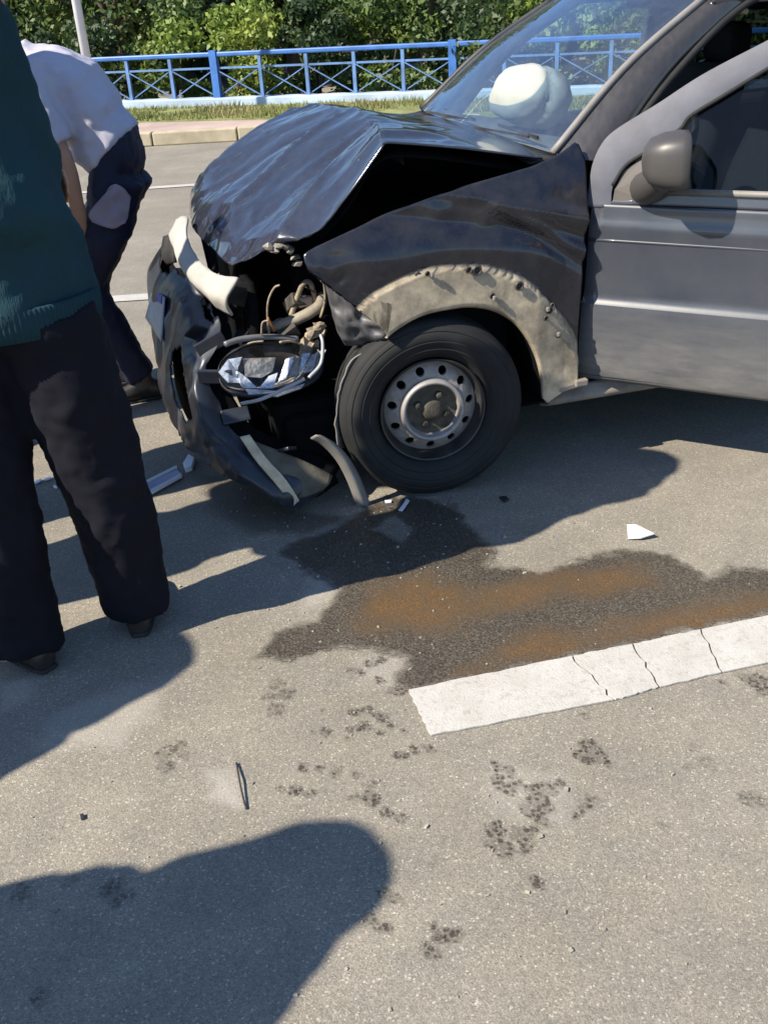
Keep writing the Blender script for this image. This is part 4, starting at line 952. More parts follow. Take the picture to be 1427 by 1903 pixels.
bm.to_mesh(me); bm.free(); me.materials.append(AIRB); me.polygons.foreach_set('use_smooth', [True]*len(me.polygons))
ab = link(bpy.data.objects.new('airbag', me), car); ab.location = tuple(ac_); ab.rotation_euler = (R(4), R(-30), R(8))
for y_ in (.37, -.37):
    seat = sheet('seat', [[V3(-1.05, y_-.24, .50), V3(-1.05, y_, .52), V3(-1.05, y_+.24, .50)], [V3(-1.45, y_-.25, .52), V3(-1.45, y_, .48), V3(-1.45, y_+.25, .52)], [V3(-1.58, y_-.25, .80), V3(-1.56, y_, .76), V3(-1.58, y_+.25, .80)], [V3(-1.70, y_-.20, 1.12), V3(-1.68, y_, 1.12), V3(-1.70, y_+.20, 1.12)]], 24, 14, SEAT, car, .12, off=1)
    m_ = MB(); m_.box((-1.72, y_, 1.22), (.10, .24, .16)); bevel(m_.build('headrest', SEAT, seat), .04, 3)
sheet('cabin_floor', [[V3(-.41, .70, .30), V3(-.41, -.70, .30)], [V3(-3.0, .70, .32), V3(-3.0, -.70, .32)]], 4, 4, DARK, car, .01)
m_ = MB(); m_.box((-1.12, .33, 1.385), (.16, .34, .018), Matrix.Rotation(R(-14), 4, 'Y')); bevel(m_.build('sun_visor', basic('visor_vinyl', (.30, .27, .16), .8), car), .006)
m_ = MB(); m_.box((-1.10, 0, 1.41), (.03, .2, .06)); bevel(m_.build('rear_view_mirror', BLK, car), .01)

# ---- open driver's door (hinged at its front edge, swung out)
H0 = w2l([.6694, 3.0710, 0]); DDW = np.array([math.cos(R(-29.52)), math.sin(R(-29.52)), 0])
DD = np.array([DDW@CF, DDW@CL, 0]); DN = np.array([DD[1], -DD[0], 0]); DN = DN if DN[1] > 0 else -DN
def D(s, z, o=0.0): return H0+DD*s+DN*o+V3(0, 0, z)
def DP(u, v, o=0.0):
    d = rl(u, v); t_ = ((H0+DN*o-EYL)@DN)/(d@DN); p = EYL+d*t_; return (p-H0)@DD, p[2]
def od(z):                                 # outward bulge of the door skin by height
    return float(np.interp(z, [.28, .33, .40, .50, .565, .582, .60, .70, .79, .815, .835, .88, .92, 1.0, 1.45], [-.035, -.008, .006, .014, .016, .002, .000, .003, .010, .013, .006, .002, -.004, -.028, -.20]))
door = empty('driver_door', (0, 0, 0)); door.parent = car
DL = 1.02
zs = [.305, .315, .33, .36, .40, .45, .50, .55, .568, .578, .59, .605, .64, .70, .75, .785, .80, .81, .82, .83, .845, .86, .87, .88]
ss = np.concatenate([[0, .006, .02], np.linspace(.05, DL, 30)])
def fe(z): return .035*np.clip((z-.31)/.7, 0, 1)-.012*math.sin((z-.31)/.6*math.pi)*0
PD = [D(s+fe(z)*(1-s), z, od(z)-(.012 if s < .004 else (.003 if s < .01 else 0))+.004*math.sin(s*2.2)) for s in ss for z in zs]
skin = mesh('door_skin', PD, gridfaces(len(ss), len(zs)), PAINT_D, door); fixn(skin); solid(skin, .008, 0); autosmooth(skin, 25)
mesh('door_inner_panel', [D(s, z, -.085) for s in (.01, DL) for z in (.32, .90)]+[D(s, z, -.006) for s in (.01, DL) for z in (.32, .90)], [(0, 2, 3, 1), (0, 1, 5, 4), (2, 6, 7, 3), (0, 4, 6, 2)], DARK, door, False)
# rub mouldings pressed into the skin
for za, t_ in ((.772, .006),):
    tube('door_moulding', [D(.03, za, od(za)+.001), D(.5, za, od(za)+.003), D(DL-.01, za, od(za)+.001)], t_, PAINT_D, door, 8, 12)
# frame band round the window
outer = [(1090, 385), (1095, 348), (1101, 306), (1118, 268), (1146, 240), (1222, 193), (1307, 138), (1427, 75)]
inner = [(1134, 385), (1138, 345), (1163, 307), (1205, 280), (1262, 241), (1282, 216), (1340, 180), (1427, 127)]
def fz(u, v):
    o_ = 0
    for _ in range(6): s, z = DP(u, v, o_); o_ = od(z)
    return s, z, o_
fo_, fi_ = [fz(*q) for q in outer], [fz(*q) for q in inner]
for L_ in (fo_, fi_):
    a, b = np.array(L_[-2]), np.array(L_[-1])
    k_ = (1.43-.0-b[1]) if L_ is fo_ else (1.385-b[1]); sl_ = (b-a)/(b[1]-a[1]) if b[1] > a[1] else (b-a)
    L_.append((b[0]+sl_[0]*k_*.8, b[1]+k_*.8, od(b[1]+k_*.8))); L_.append((b[0]+sl_[0]*k_+.12, b[1]+k_, od(b[1]+k_))); L_.append((DL-.0, b[1]+k_+.005, od(b[1]+k_)))
band = []
Pa = np.array([D(s, z, o_) for s, z, o_ in fo_]); Pb = np.array([D(s, z, o_) for s, z, o_ in fi_]); Pm = .5*(Pa+Pb)+DN*.005
FR = basic('door_frame_paint', (.070, .073, .092), .55, var=.25, vs=8, spec=.25)
Pm = .45*Pa+.55*Pb+DN*.006
autosmooth(sheet('window_frame', [Pa-DN*.014, Pa, Pm, Pb, Pb-DN*.012], 5, 60, FR, door, .003), 22)
# lower piece between the frame's foot and the belt
s0, z0, o0 = fo_[0]; s1, z1, o1 = fi_[0]
beltz = .905
sheet('belt_panel', [[D(s1, .881, od(.881)), D(.15, .881, od(.881)), D(.25, .881, od(.881)), D(DL, .881, od(.881))], [D(s1+.005, .890, od(.89)), D(.15, .893, od(.893)), D(.25, .916, od(.918)), D(DL, .918, od(.918))]], 6, 40, PAINT_D, door, .006)
tube('belt_seal', [D(.24, .922, od(.92)+.004), D(DL, .925, od(.92)+.004)], .010, TRIM, door, 8)
tube('frame_seal', [D(s, z, o_+.002) for s, z, o_ in fi_[1:]], .006, RUB, door, 8, 40)
# corner plate that carries the mirror
cpl = [(1136, 383), (1141, 352), (1158, 318), (1200, 288), (1258, 246), (1276, 300), (1282, 362), (1215, 380)]
Pc_ = [fz(*q) for q in cpl]
cpo = mesh('mirror_plate', [D(s, z, o_-.004) for s, z, o_ in Pc_]+[D(s, z, o_-.03) for s, z, o_ in Pc_], [tuple(range(8)), tuple(range(15, 7, -1))]+[(k, (k+1) % 8, (k+1) % 8+8, k+8) for k in range(8)], basic('mirror_plate_plastic', (.07, .062, .057), .6), door, False); fixn(cpo)
# window pane
wp_ = [fz(1262, 243), fz(1294, 208), fz(1360, 168), fz(1427, 126)]
top_ = [D(s, z, o_-.012) for s, z, o_ in fi_[4:]]
bot_ = [D(s+.03, .915, od(.915)-.012) for s, z, o_ in fi_[4:]]
sheet('window_pane', [bot_, top_], 8, 24, GLASS2, door)
# mirror: cup shaped housing on a foot
mir = empty('door_mirror', (0, 0, 0)); mir.parent = door
def mp(u, v, o_): s, z = DP(u, v, o_); return D(s, z, o_)
mc = mp(1256, 298, .095); 
prof = [(.0005, -.085), (.030, -.080), (.050, -.064), (.062, -.03), (.066, .006), (.065, .026), (.060, .030), (.0005, .028)]
ax = DD*1.0-DN*.30+V3(0, 0, 0); ax /= np.linalg.norm(ax); e1 = DN-ax*(DN@ax); e1 /= np.linalg.norm(e1); e2 = np.cross(ax, e1)
e2 = e2 if e2[2] > 0 else -e2
Vm = []
for (r_, y_) in prof:
    for j in range(40):
        a = 2*math.pi*j/40; c_ = math.copysign(abs(math.cos(a))**.55, math.cos(a)); s_ = math.copysign(abs(math.sin(a))**.55, math.sin(a))
        Vm.append(mc+ax*y_*1.12+e1*r_*1.45*c_+e2*r_*1.16*s_)
mo = mesh('mirror_housing', Vm, gridfaces(len(prof), 40, True), basic('mirror_grey_plastic', (.048, .044, .042), .45, var=.08), mir); fixn(mo); autosmooth(mo, 60)
Vg = [mc+ax*.0330+e1*.080*math.cos(2*math.pi*j/32)+e2*.064*math.sin(2*math.pi*j/32) for j in range(32)]
mesh('mirror_glass', Vg, [tuple(range(32))], basic('mirror_silver', (.8, .82, .85), .03, metal=1, var=0), mo, False)
tube('mirror_foot', [mp(1200, 350, .0), mp(1208, 345, .03), mp(1220, 336, .06), mp(1232, 328, .085)], [.050, .048, .044, .040], bpy.data.materials['mirror_grey_plastic'], mir, 14, 14)
m_ = MB(); m_.box(D(DL-.12, .80, od(.8)+.012), (.10, .03, .05), Matrix.Rotation(math.atan2(DD[1], DD[0]), 4, 'Z')); bevel(m_.build('door_handle', BLK, door), .01)
m_ = MB(); m_.bar(D(-.03, .75, -.05), D(.04, .75, -.05), .03, .05); m_.bar(D(-.03, .45, -.05), D(.04, .45, -.05), .03, .05); m_.build('hinge', GRIME, door)

# ================================================================== people
def nrm(a): a = np.asarray(a, float); return a/(np.linalg.norm(a)+1e-9)
def ell_loft(rings, seg=28):               # rings: (centre, half width vector, half depth vector)
    V = []
    for c, a, b in rings:
        for j in range(seg):
            th = 2*math.pi*j/seg; c_, s_ = math.cos(th), math.sin(th)
            c_ = math.copysign(abs(c_)**.9, c_); s_ = math.copysign(abs(s_)**.9, s_)
            V.append(np.asarray(c)+np.asarray(a)*c_+np.asarray(b)*s_)
    k = len(rings); F = gridfaces(k, seg, True); F.append(tuple(range(seg))[::-1]); F.append(tuple((k-1)*seg+j for j in range(seg)))
    return V, F
TEX = {}
def cloud(size, depth=2):
    if (size, depth) not in TEX:
        t = bpy.data.textures.new('folds', 'CLOUDS'); t.noise_scale = size; t.noise_depth = depth; TEX[size, depth] = t
    return TEX[size, depth]
def blob(name, parts, voxel, mat, parent, sm=6, folds=(), smf=.5):
    mb = MB()
    for V, F in parts: mb.add(V, F)
    o = mb.build(name, mat, parent, True); fixn(o)
    m = o.modifiers.new('remesh', 'REMESH'); m.mode = 'VOXEL'; m.voxel_size = voxel; m.use_smooth_shade = True
    m = o.modifiers.new('smooth', 'SMOOTH'); m.iterations = sm; m.factor = smf
    for size, amp in folds:
        m = o.modifiers.new('folds', 'DISPLACE'); m.texture = cloud(size); m.strength = amp; m.mid_level = .5; m.texture_coords = 'LOCAL'
    return o
def cloth(name, col, rough=.9, var=.12, weave=400, rib=None):
    m, nt, b = new_mat(name)
    f = noise_(nt, 5, 4); c = mix(nt, ramp(nt, f, [(.3, 0), (.7, 1)]), tuple(x*(1-var) for x in col), tuple(x*(1+var) for x in col))
    nt.links.new(c, b.inputs['Base Color']); b.inputs['Roughness'].default_value = rough; b.inputs['Specular IOR Level'].default_value = .2
    bump(nt, b, noise_(nt, weave, 2, .5, stretch=rib), .45 if rib else .4, .004 if rib else .002)
    return m
SKIN = basic('skin', (.30, .16, .10), .55, var=.12, vs=14)
HAIR = basic('dark_hair', (.012, .010, .009), .6, var=.3, vs=40)
SHOE = basic('dark_leather_shoe', (.022, .018, .016), .38, var=.3, vs=10)
SOLE = basic('shoe_sole', (.012, .012, .012), .8)
EYEW = basic('eye_white', (.7, .7, .68), .3, var=.02); LIP = basic('lips', (.28, .10, .08), .5)

def hand_parts(wr, d, up, curl=.5, side=1, L=.175):
    d = nrm(d); up = nrm(np.asarray(up)-d*(np.asarray(up)@d)); s = np.cross(d, up)*side     # s: towards the thumb
    P = []
    P.append(ell_loft([(wr-d*.01, s*.027, up*.02), (wr+d*.03, s*.036, up*.017), (wr+d*.07, s*.042, up*.014), (wr+d*.095, s*.038, up*.011)], 16))
    for k, (o_, ln, r_) in enumerate([(.030, .070, .0088), (.010, .078, .009), (-.011, .073, .0086), (-.030, .058, .0078)]):
        b0 = wr+d*.080+s*o_; pts = [b0]; dr = d.copy()
        for j, fr in enumerate((.45, .32, .23)):
            a = curl*(.55+.25*j); dr = nrm(dr*math.cos(a)-up*math.sin(a)); up_ = up; pts.append(pts[-1]+dr*ln*fr)
        P.append(tube_vf(pts, [r_*1.1, r_, r_*.92, r_*.75], 8, 10))
    b0 = wr+d*.022+s*.026; t1 = nrm(d*.7+s*.75-up*.25); t2 = nrm(d*.95+s*.15-up*.35)
    P.append(tube_vf([b0, b0+t1*.045, b0+t1*.045+t2*.032, b0+t1*.045+t2*.056], [.013, .0105, .0095, .0075], 8, 10))
    return P
def foot_parts(an, d, L=.27):
    d = nrm([d[0], d[1], 0]); s = np.array([-d[1], d[0], 0]); up = np.array([0, 0, 1.])
    a0 = np.array([an[0], an[1], 0])
    R_ = [(a0-d*.075+up*.035, s*.022, up*.030), (a0-d*.060+up*.045, s*.034, up*.042), (a0-d*.0+up*.055, s*.036, up*.052), (a0+d*.07+up*.042, s*.042, up*.040), (a0+d*.13+up*.034, s*.046, up*.031), (a0+d*.175+up*.028, s*.040, up*.025), (a0+d*.198+up*.024, s*.020, up*.016)]
    S_ = [(a0-d*.078+up*.008, s*.024, up*.008), (a0-d*.04+up*.008, s*.036, up*.008), (a0+d*.05+up*.008, s*.038, up*.008), (a0+d*.13+up*.008, s*.048, up*.008), (a0+d*.18+up*.009, s*.040, up*.008), (a0+d*.203+up*.01, s*.016, up*.007)]
    return [ell_loft(R_, 20), tube_vf([a0+up*.05, np.asarray(an)+up*.06], [.042, .040], 12)], [ell_loft(S_, 20)]
def person(name_label, J, face, colors, group=None, hem=.0, shirt_len=.06, arm=True, belly=1.0, trouser=1.0, hair=True):
    """J: joints in world space"""
    face = nrm(face); c0 = np.array([.5*(J['ankL'][0]+J['ankR'][0]), .5*(J['ankL'][1]+J['ankR'][1]), 0])
    root = empty('person', tuple(c0), 0, name_label, 'person', group)
    g = {k: np.asarray(v, float)-c0 for k, v in J.items() if not k.startswith('d_')}
    dirs = {k: np.asarray(v, float) for k, v in J.items() if k.startswith('d_')}
    pel, che, nec, hd = g['pelvis'], g['chest'], g['neck'], g['head']
    side = nrm(g['shR']-g['shL']); fwd = nrm(np.cross([0, 0, 1], side)); 
    if fwd@face < 0: fwd = -fwd
    ax = nrm(nec-pel); tf = nrm(face-ax*(face@ax)) if abs(face@ax) < .95 else fwd
    hside = nrm(g['hipR']-g['hipL']); up = np.array([0, 0, 1.])
    body = []
    body.append(ell_loft([(pel-up*.05, hside*.09, tf*.06), (pel, hside*.11, tf*.07), (.6*pel+.4*che, side*.13, tf*.09), (che, side*.15, tf*.10), (.5*che+.5*nec, side*.13, tf*.08), (nec-ax*.03, side*.06, tf*.06)], 24))
    hu = dirs['d_headup']; hf = nrm(dirs['d_look']); hs = nrm(np.cross(hf, hu)); hu = nrm(np.cross(hs, hf))
    body.append(tube_vf([nec-ax*.05, .5*(nec+hd)-hu*.02, hd-hu*.02-hf*.01], [.066, .058, .062], 14, 8))
    body.append(ell_loft([(hd-hu*.118+hf*.045, hs*.022, hf*.020), (hd-hu*.105+hf*.035, hs*.042, hf*.045), (hd-hu*.07+hf*.015, hs*.060, hf*.075), (hd-hu*.03+hf*.005, hs*.069, hf*.088), (hd+hu*.02, hs*.074, hf*.094), (hd+hu*.065-hf*.004, hs*.070, hf*.090), (hd+hu*.10-hf*.006, hs*.050, hf*.066), (hd+hu*.118-hf*.006, hs*.018, hf*.026)], 26))
    nb = hd+hf*.086-hu*.005
    body.append(tube_vf([nb+hu*.015, nb-hu*.02+hf*.014, nb-hu*.038+hf*.022, nb-hu*.045+hf*.004], [.007, .010, .014, .010], 8, 10))
    for k in (1, -1):
        e = hd+hs*.074*k-hu*.012-hf*.008
        body.append(ell_loft([(e-hu*.032, hf*.008, hs*.006), (e-hu*.015, hf*.014, hs*.009), (e+hu*.012+hs*.006*k, hf*.019, hs*.009), (e+hu*.030+hs*.006*k, hf*.010, hs*.006)], 10))
    for k in 'LR':
        body.append(tube_vf([g['sh'+k], g['el'+k], ], [.050, .040], 12, 8)); body.append(tube_vf([g['el'+k], .55*g['el'+k]+.45*g['wr'+k], g['wr'+k]], [.041, .040, .026], 12, 10))
        body += hand_parts(g['wr'+k], dirs['d_hand'+k], dirs['d_palmup'+k], dirs.get('d_curl', np.array([.5]))[0], 1 if k == 'L' else -1)
        body.append(tube_vf([g['hip'+k], g['kn'+k], g['ank'+k]], [.078, .052, .040], 14, 14))
    bo = blob('body', body, .0075, SKIN, root, 3)
    for k in (1, -1):
        e = hd+hs*.030*k+hu*.004+hf*.0795
        bm = bmesh.new(); bmesh.ops.create_uvsphere(bm, u_segments=12, v_segments=8, radius=.0125); me = bpy.data.meshes.new('eye'); bm.to_mesh(me); bm.free(); me.materials.append(EYEW); me.materials.append(HAIR)
        for p in me.polygons:
            if np.array(p.center)@hf > .0108: p.material_index = 1
        o = link(bpy.data.objects.new('eye', me), root); o.location = tuple(e)
        tube('eyebrow', [hd+hs*.014*k+hu*.026+hf*.090, hd+hs*.032*k+hu*.031+hf*.087, hd+hs*.050*k+hu*.024+hf*.074], .0035, HAIR, root, 6, 8)
    tube('mouth', [hd-hu*.066-hs*.024+hf*.078, hd-hu*.064+hf*.092, hd-hu*.066+hs*.024+hf*.078], [.003, .006, .003], LIP, root, 8, 10)
    if hair:
        blob('hair', [ell_loft([(hd-hu*.06-hf*.05, hs*.05, hf*.045), (hd-hu*.02-hf*.03, hs*.076, hf*.072), (hd+hu*.03-hf*.018, hs*.082, hf*.088), (hd+hu*.075-hf*.010, hs*.078, hf*.094), (hd+hu*.112-hf*.008, hs*.055, hf*.068), (hd+hu*.13-hf*.008, hs*.016, hf*.02)], 26)], .009, HAIR, root, 3, [(.02, .006)])
    # clothes
    sh = []
    hw, hdp = .185*belly, .135*belly
    low = pel+ax*(-shirt_len)
    sh.append(ell_loft([(low, hside*hw, tf*hdp), (low+ax*.05, hside*hw*1.02, tf*hdp*1.02), (pel+ax*.10, hside*hw*1.0, tf*hdp*1.03), (.5*pel+.5*che, side*.185*belly, tf*.135*belly), (che, side*.19, tf*.135), (.45*che+.55*nec, side*.175, tf*.11), (nec-ax*.035, side*.10, tf*.075), (nec-ax*.005, side*.068, tf*.066)], 36))
    for k in 'LR':
        e = g['el'+k] if colors.get('sleeve', 'short') == 'short' else g['wr'+k]
        if colors.get('sleeve', 'short') == 'short':
            sh.append(tube_vf([g['sh'+k]-side*(.03 if k == 'R' else -.03), .6*g['sh'+k]+.4*e, .12*g['sh'+k]+.88*e], [.076, .070, .066], 18, 12))
        else:
            sh.append(tube_vf([g['sh'+k]-side*(.03 if k == 'R' else -.03), .5*g['sh'+k]+.5*g['el'+k], g['el'+k], .5*g['el'+k]+.5*g['wr'+k], .08*g['el'+k]+.92*g['wr'+k]], [.078, .066, .060, .052, .042], 18, 22))
    blob(colors['shirt_name'], sh, .0105, colors['shirt'], root, 5, [(.16, .034), (.06, .016), (.028, .006)])
    if colors.get('rib_hem'):
        HV = []; nn_ = 480
        for k_, (dz_, gr) in enumerate(((-.035, 1.0), (-.033, 1.03), (-.005, 1.045), (.030, 1.05), (.036, 1.03))):
            for j in range(nn_):
                th = 2*math.pi*j/nn_; rb = gr+.008*math.sin(th*120)*(0 < k_ < 4); c_, s_ = math.cos(th), math.sin(th)
                HV.append(low+ax*(dz_+.012)+hside*hw*rb*math.copysign(abs(c_)**.9, c_)+tf*hdp*rb*math.copysign(abs(s_)**.9, s_))
        solid(mesh('ribbed_hem', HV, gridfaces(5, nn_, True), colors['shirt'], root), .006, -1)
    if colors.get('hood'):
        kw = colors['hood']  # unseen hood, added to fill the neck gap in the cast shadow
        hz = lambda k_: nec+hu*k_*colors.get('hoodh', 1)-hf*.015
        blob('hood', [ell_loft([(nec-ax*.09, side*.215, tf*.125), (nec-ax*.03, side*.185, tf*.13), (hz(.05), side*.145*kw, hf*.13), (hz(.13), side*.122*kw, hf*.125), (hz(.20), side*.112*kw, hf*.122), (hz(.255), side*.085*kw, hf*.10), (hz(.285), side*.03*kw, hf*.04)], 28)], .011, colors['shirt'], root, 5, [(.08, .014)])  # added unseen hood, closes the neck gap in the cast shadow
    tr = [ell_loft([(pel-ax*.02-up*.10, hside*.10*trouser, tf*.10*trouser), (pel-up*.06, hside*.165*trouser, tf*.125*trouser), (pel+ax*.02, hside*.17*trouser, tf*.125*trouser), (pel+ax*.09, hside*.16*trouser, tf*.115*trouser)], 32)]
    for k in 'LR':
        h_, n_, a_ = g['hip'+k]+side*(.012 if colors.get('rib_hem') and k == 'R' else 0), g['kn'+k], g['ank'+k]
        tr.append(tube_vf([h_+up*.02, .5*h_+.5*n_, n_, .5*n_+.5*a_, a_+up*(.02+hem)], np.array(colors.get('legw', [.105, .092, .074, .070, .063]))*trouser, 20, 26))
    blob('trousers', tr, .0115, colors['trousers'], root, 5, [(.16, .030), (.06, .015), (.03, .005)])
    for k in 'LR':
        up_, so_ = foot_parts(g['ank'+k], dirs['d_toe'+k]); s_ = blob('shoe', up_, .007, colors.get('shoe', SHOE), root, 4)
        blob('sole', so_, .006, SOLE, s_, 2)
    return root
def standing(x, y, face, H=1.72, arms='down', stance=.11, lean=0.0, bend=.0):
    f = nrm([face[0], face[1], 0]); r_ = np.array([f[1], -f[0], 0]); u = np.array([0, 0, 1.]); k = H/1.72; b = np.array([x, y, 0.])
    J = dict(ankL=b-r_*stance+u*.085, ankR=b+r_*stance+u*.085, knL=b-r_*stance*.95+f*.02+u*.49*k, knR=b+r_*stance*.95+f*.02+u*.49*k, hipL=b-r_*.09+u*.90*k, hipR=b+r_*.09+u*.90*k,
             pelvis=b+u*.95*k, chest=b+f*lean*.5+u*1.27*k, neck=b+f*lean+u*1.47*k, head=b+f*(lean+.04)+u*1.60*k, shL=b-r_*.185+f*lean*.9+u*1.40*k, shR=b+r_*.185+f*lean*.9+u*1.40*k)
    if arms == 'down':
        for s, n in ((-1, 'L'), (1, 'R')):
            J['el'+n] = b+r_*s*.25+f*(.0+lean)+u*1.13*k; J['wr'+n] = b+r_*s*.24+f*(.09+lean)+u*.88*k; J['d_hand'+n] = -u+f*.15; J['d_palmup'+n] = r_*s
    elif arms == 'phone':
        for s, n in ((-1, 'L'), (1, 'R')):
            J['el'+n] = b+r_*s*.23+f*.14+u*1.16*k; J['wr'+n] = b+r_*s*.07+f*.33+u*1.30*k; J['d_hand'+n] = nrm(u*.8+f*.35-r_*s*.5); J['d_palmup'+n] = f*.6-r_*s*.6
    elif arms == 'folded':
        for s, n in ((-1, 'L'), (1, 'R')):
            J['el'+n] = b+r_*s*.22+f*.07+u*1.12*k; J['wr'+n] = b+r_*s*.03+f*.21+u*(1.15+.03*s)*k; J['d_hand'+n] = -r_*s; J['d_palmup'+n] = f
    for s, n in ((-1, 'L'), (1, 'R')):
        if arms == 'raised'+n or arms == 'raised':
            J['el'+n] = b+r_*s*.235+f*.12+u*1.30*k; J['wr'+n] = b+r_*s*.13+f*.17+u*1.50*k; J['d_hand'+n] = nrm(u*.8-r_*s*.5); J['d_palmup'+n] = f
        elif arms.startswith('raised'):
            J['el'+n] = b+r_*s*.25+f*.02+u*1.13*k; J['wr'+n] = b+r_*s*.22+f*.16+u*.90*k; J['d_hand'+n] = -u+f*.2; J['d_palmup'+n] = r_*s
    J['d_toeL'] = f-r_*.2; J['d_toeR'] = f+r_*.2; J['d_headup'] = u+f*.1; J['d_look'] = f-u*.25; J['d_curl'] = np.array([.45])
    return J
# --- bystander in the dark teal jumper, at the left edge of the picture, seen from behind
fc = np.array([.42, .91, 0])
J = standing(-.83, 2.12, fc, 1.76, 'folded', .10)
J['pelvis'] = np.array([-.855, 2.13, .955]); J['chest'] = np.array([-.845, 2.12, 1.30]); J['neck'] = np.array([-.855, 2.12, 1.585]); J['head'] = np.array([-.84, 2.17, 1.66])
rr = np.array([fc[1], -fc[0], 0])
J['shR'] = J['neck']+rr*.175-np.array([0, 0, .035]); J['shL'] = J['neck']-rr*.175-np.array([0, 0, .035])
J['elR'] = np.array([-.705, 2.16, 1.19]); J['wrR'] = np.array([-.80, 2.33, 1.15])
J['ankR'] = np.array([-.680, 2.215, .085]); J['knR'] = np.array([-.690, 2.17, .50]); J['hipR'] = np.array([-.735, 2.12, .90]); J['d_toeR'] = np.array([-.12, 1, 0]); J['d_toeL'] = np.array([-.8, .6, 0])
J['ankL'] = np.array([-.935, 2.06, .085]); J['knL'] = np.array([-.940, 2.09, .50]); J['hipL'] = np.array([-.925, 2.15, .90])
TEAL = cloth('teal_knit', (.010, .034, .044), .9, .15, 260, rib=(1, 1, .18)); NAVY = cloth('black_navy_cloth', (.0048, .0050, .0095), .85, .25)
person('standing person in dark teal jumper and black trousers cut by the left edge', J, fc, dict(shirt=TEAL, shirt_name='jumper', trousers=NAVY, sleeve='long', rib_hem=True, hood=1.3, hoodh=.82, legw=[.112, .114, .107, .098, .090]), shirt_len=.055, belly=1.22, trouser=1.0, hem=-.05)
# --- man in the white shirt, bent forward over the road
y0 = 4.0
J = dict(pelvis=(-.945, y0, .985), chest=(-1.075, y0, 1.215), neck=(-1.27, y0, 1.36), head=(-1.40, y0, 1.40),
         shL=(-1.20, y0-.18, 1.315), shR=(-1.22, y0+.18, 1.31), elL=(-1.105, y0-.215, 1.02), wrL=(-1.085, y0-.20, .83), elR=(-1.30, y0+.20, 1.06), wrR=(-1.42, y0+.05, .86),
         hipL=(-.935, y0-.085, .90), hipR=(-.935, y0+.085, .90), knL=(-1.13, y0-.10, .49), knR=(-1.24, y0+.12, .49), ankL=(-.985, y0-.09, .085), ankR=(-1.17, y0+.13, .085),
         d_handL=(-.3, .1, -1), d_palmupL=(.2, -1, 0), d_handR=(-.6, -.1, -.8), d_palmupR=(0, 1, .2), d_toeL=(-1, -.25, 0), d_toeR=(-1, .05, 0), d_headup=(-.4, 0, .9), d_look=(-.9, 0, -.4), d_curl=np.array([.6]))
person('man in white short sleeved shirt and dark trousers bending forward', {k: np.array(v, float) for k, v in J.items()}, (-1, 0, -.3), dict(shirt=cloth('white_shirt_cloth', (.37, .36, .425), .85, .05), shirt_name='shirt', trousers=cloth('navy_cloth', (.012, .014, .030), .7, .2), sleeve='short'), shirt_len=-.02, belly=.97, trouser=1.0)
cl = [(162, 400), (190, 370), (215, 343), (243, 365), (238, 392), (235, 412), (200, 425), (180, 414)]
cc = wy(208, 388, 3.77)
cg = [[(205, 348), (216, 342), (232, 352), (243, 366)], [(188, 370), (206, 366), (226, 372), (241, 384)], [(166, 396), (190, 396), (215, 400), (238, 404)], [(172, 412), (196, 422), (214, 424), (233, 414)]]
patch_o = sheet('thigh_patch', [[wy(u, v, 3.785+.014*((i_+j_) % 2)+.0004*abs(u-212))-cc for j_, (u, v) in enumerate(r_)] for i_, r_ in enumerate(cg)], 24, 24, cloth('pale_lilac_patch', (.22, .19, .23)), None, .006); patch_o.location = tuple(cc)  # unidentified pale patch at the thigh, built as an added bent sheet
tag(patch_o, 'pale lilac grey unidentified patch beside the thigh of the bent man', 'cloth')
# --- bystanders just outside the left edge whose shadows reach into the picture
GREY = cloth('grey_cloth', (.10, .10, .11), .9); BLUEJ = cloth('denim', (.03, .05, .11), .9); BRN = cloth('brown_cloth', (.12, .08, .05), .9)
def onlooker(label, x, y, f, H, arms, top, legs, st=.11, **k):
    return person(label, standing(x, y, f, H, arms, st), (f[0], f[1], 0), dict(shirt=top, shirt_name='top', trousers=legs, sleeve='long', **k))
onlooker('onlooker in grey hooded top and jeans outside the left edge, nearest the camera', -1.825, .468, (.8, .6), 1.70, 'raisedR', GREY, BLUEJ, hood=1.3)
onlooker('onlooker in brown top with added unseen hood outside the left edge, behind the grey hood', -2.333, 1.187, (.8, .6), 1.72, 'down', BRN, NAVY, hood=1.35)
onlooker('onlooker with red shoes standing hidden behind the teal jumper', -1.58, 3.60, (.95, .2), 1.86, 'phone', GREY, NAVY, shoe=basic('red_shoe', (.30, .015, .02), .6))
onlooker('unseen onlooker in blue top with arms folded, outside the left edge beside the teal jumper', -1.615, 2.195, (.9, .4), 1.76, 'folded', cloth('unseen_blue_cloth', (.05, .08, .16)), NAVY, st=.075, legw=[.125, .115, .105, .10, .095])  # added for its shadow on the road; legs widened to close lit gaps
onlooker('unseen onlooker in pale top with arms folded, outside the left edge behind the blue top', -1.497, 2.83, (.9, .3), 1.80, 'folded', cloth('unseen_pale_cloth', (.3, .3, .28)), BLUEJ, st=.075, legw=[.125, .115, .105, .10, .095])  # added for its shadow over the bumper; made taller and wider to cover it

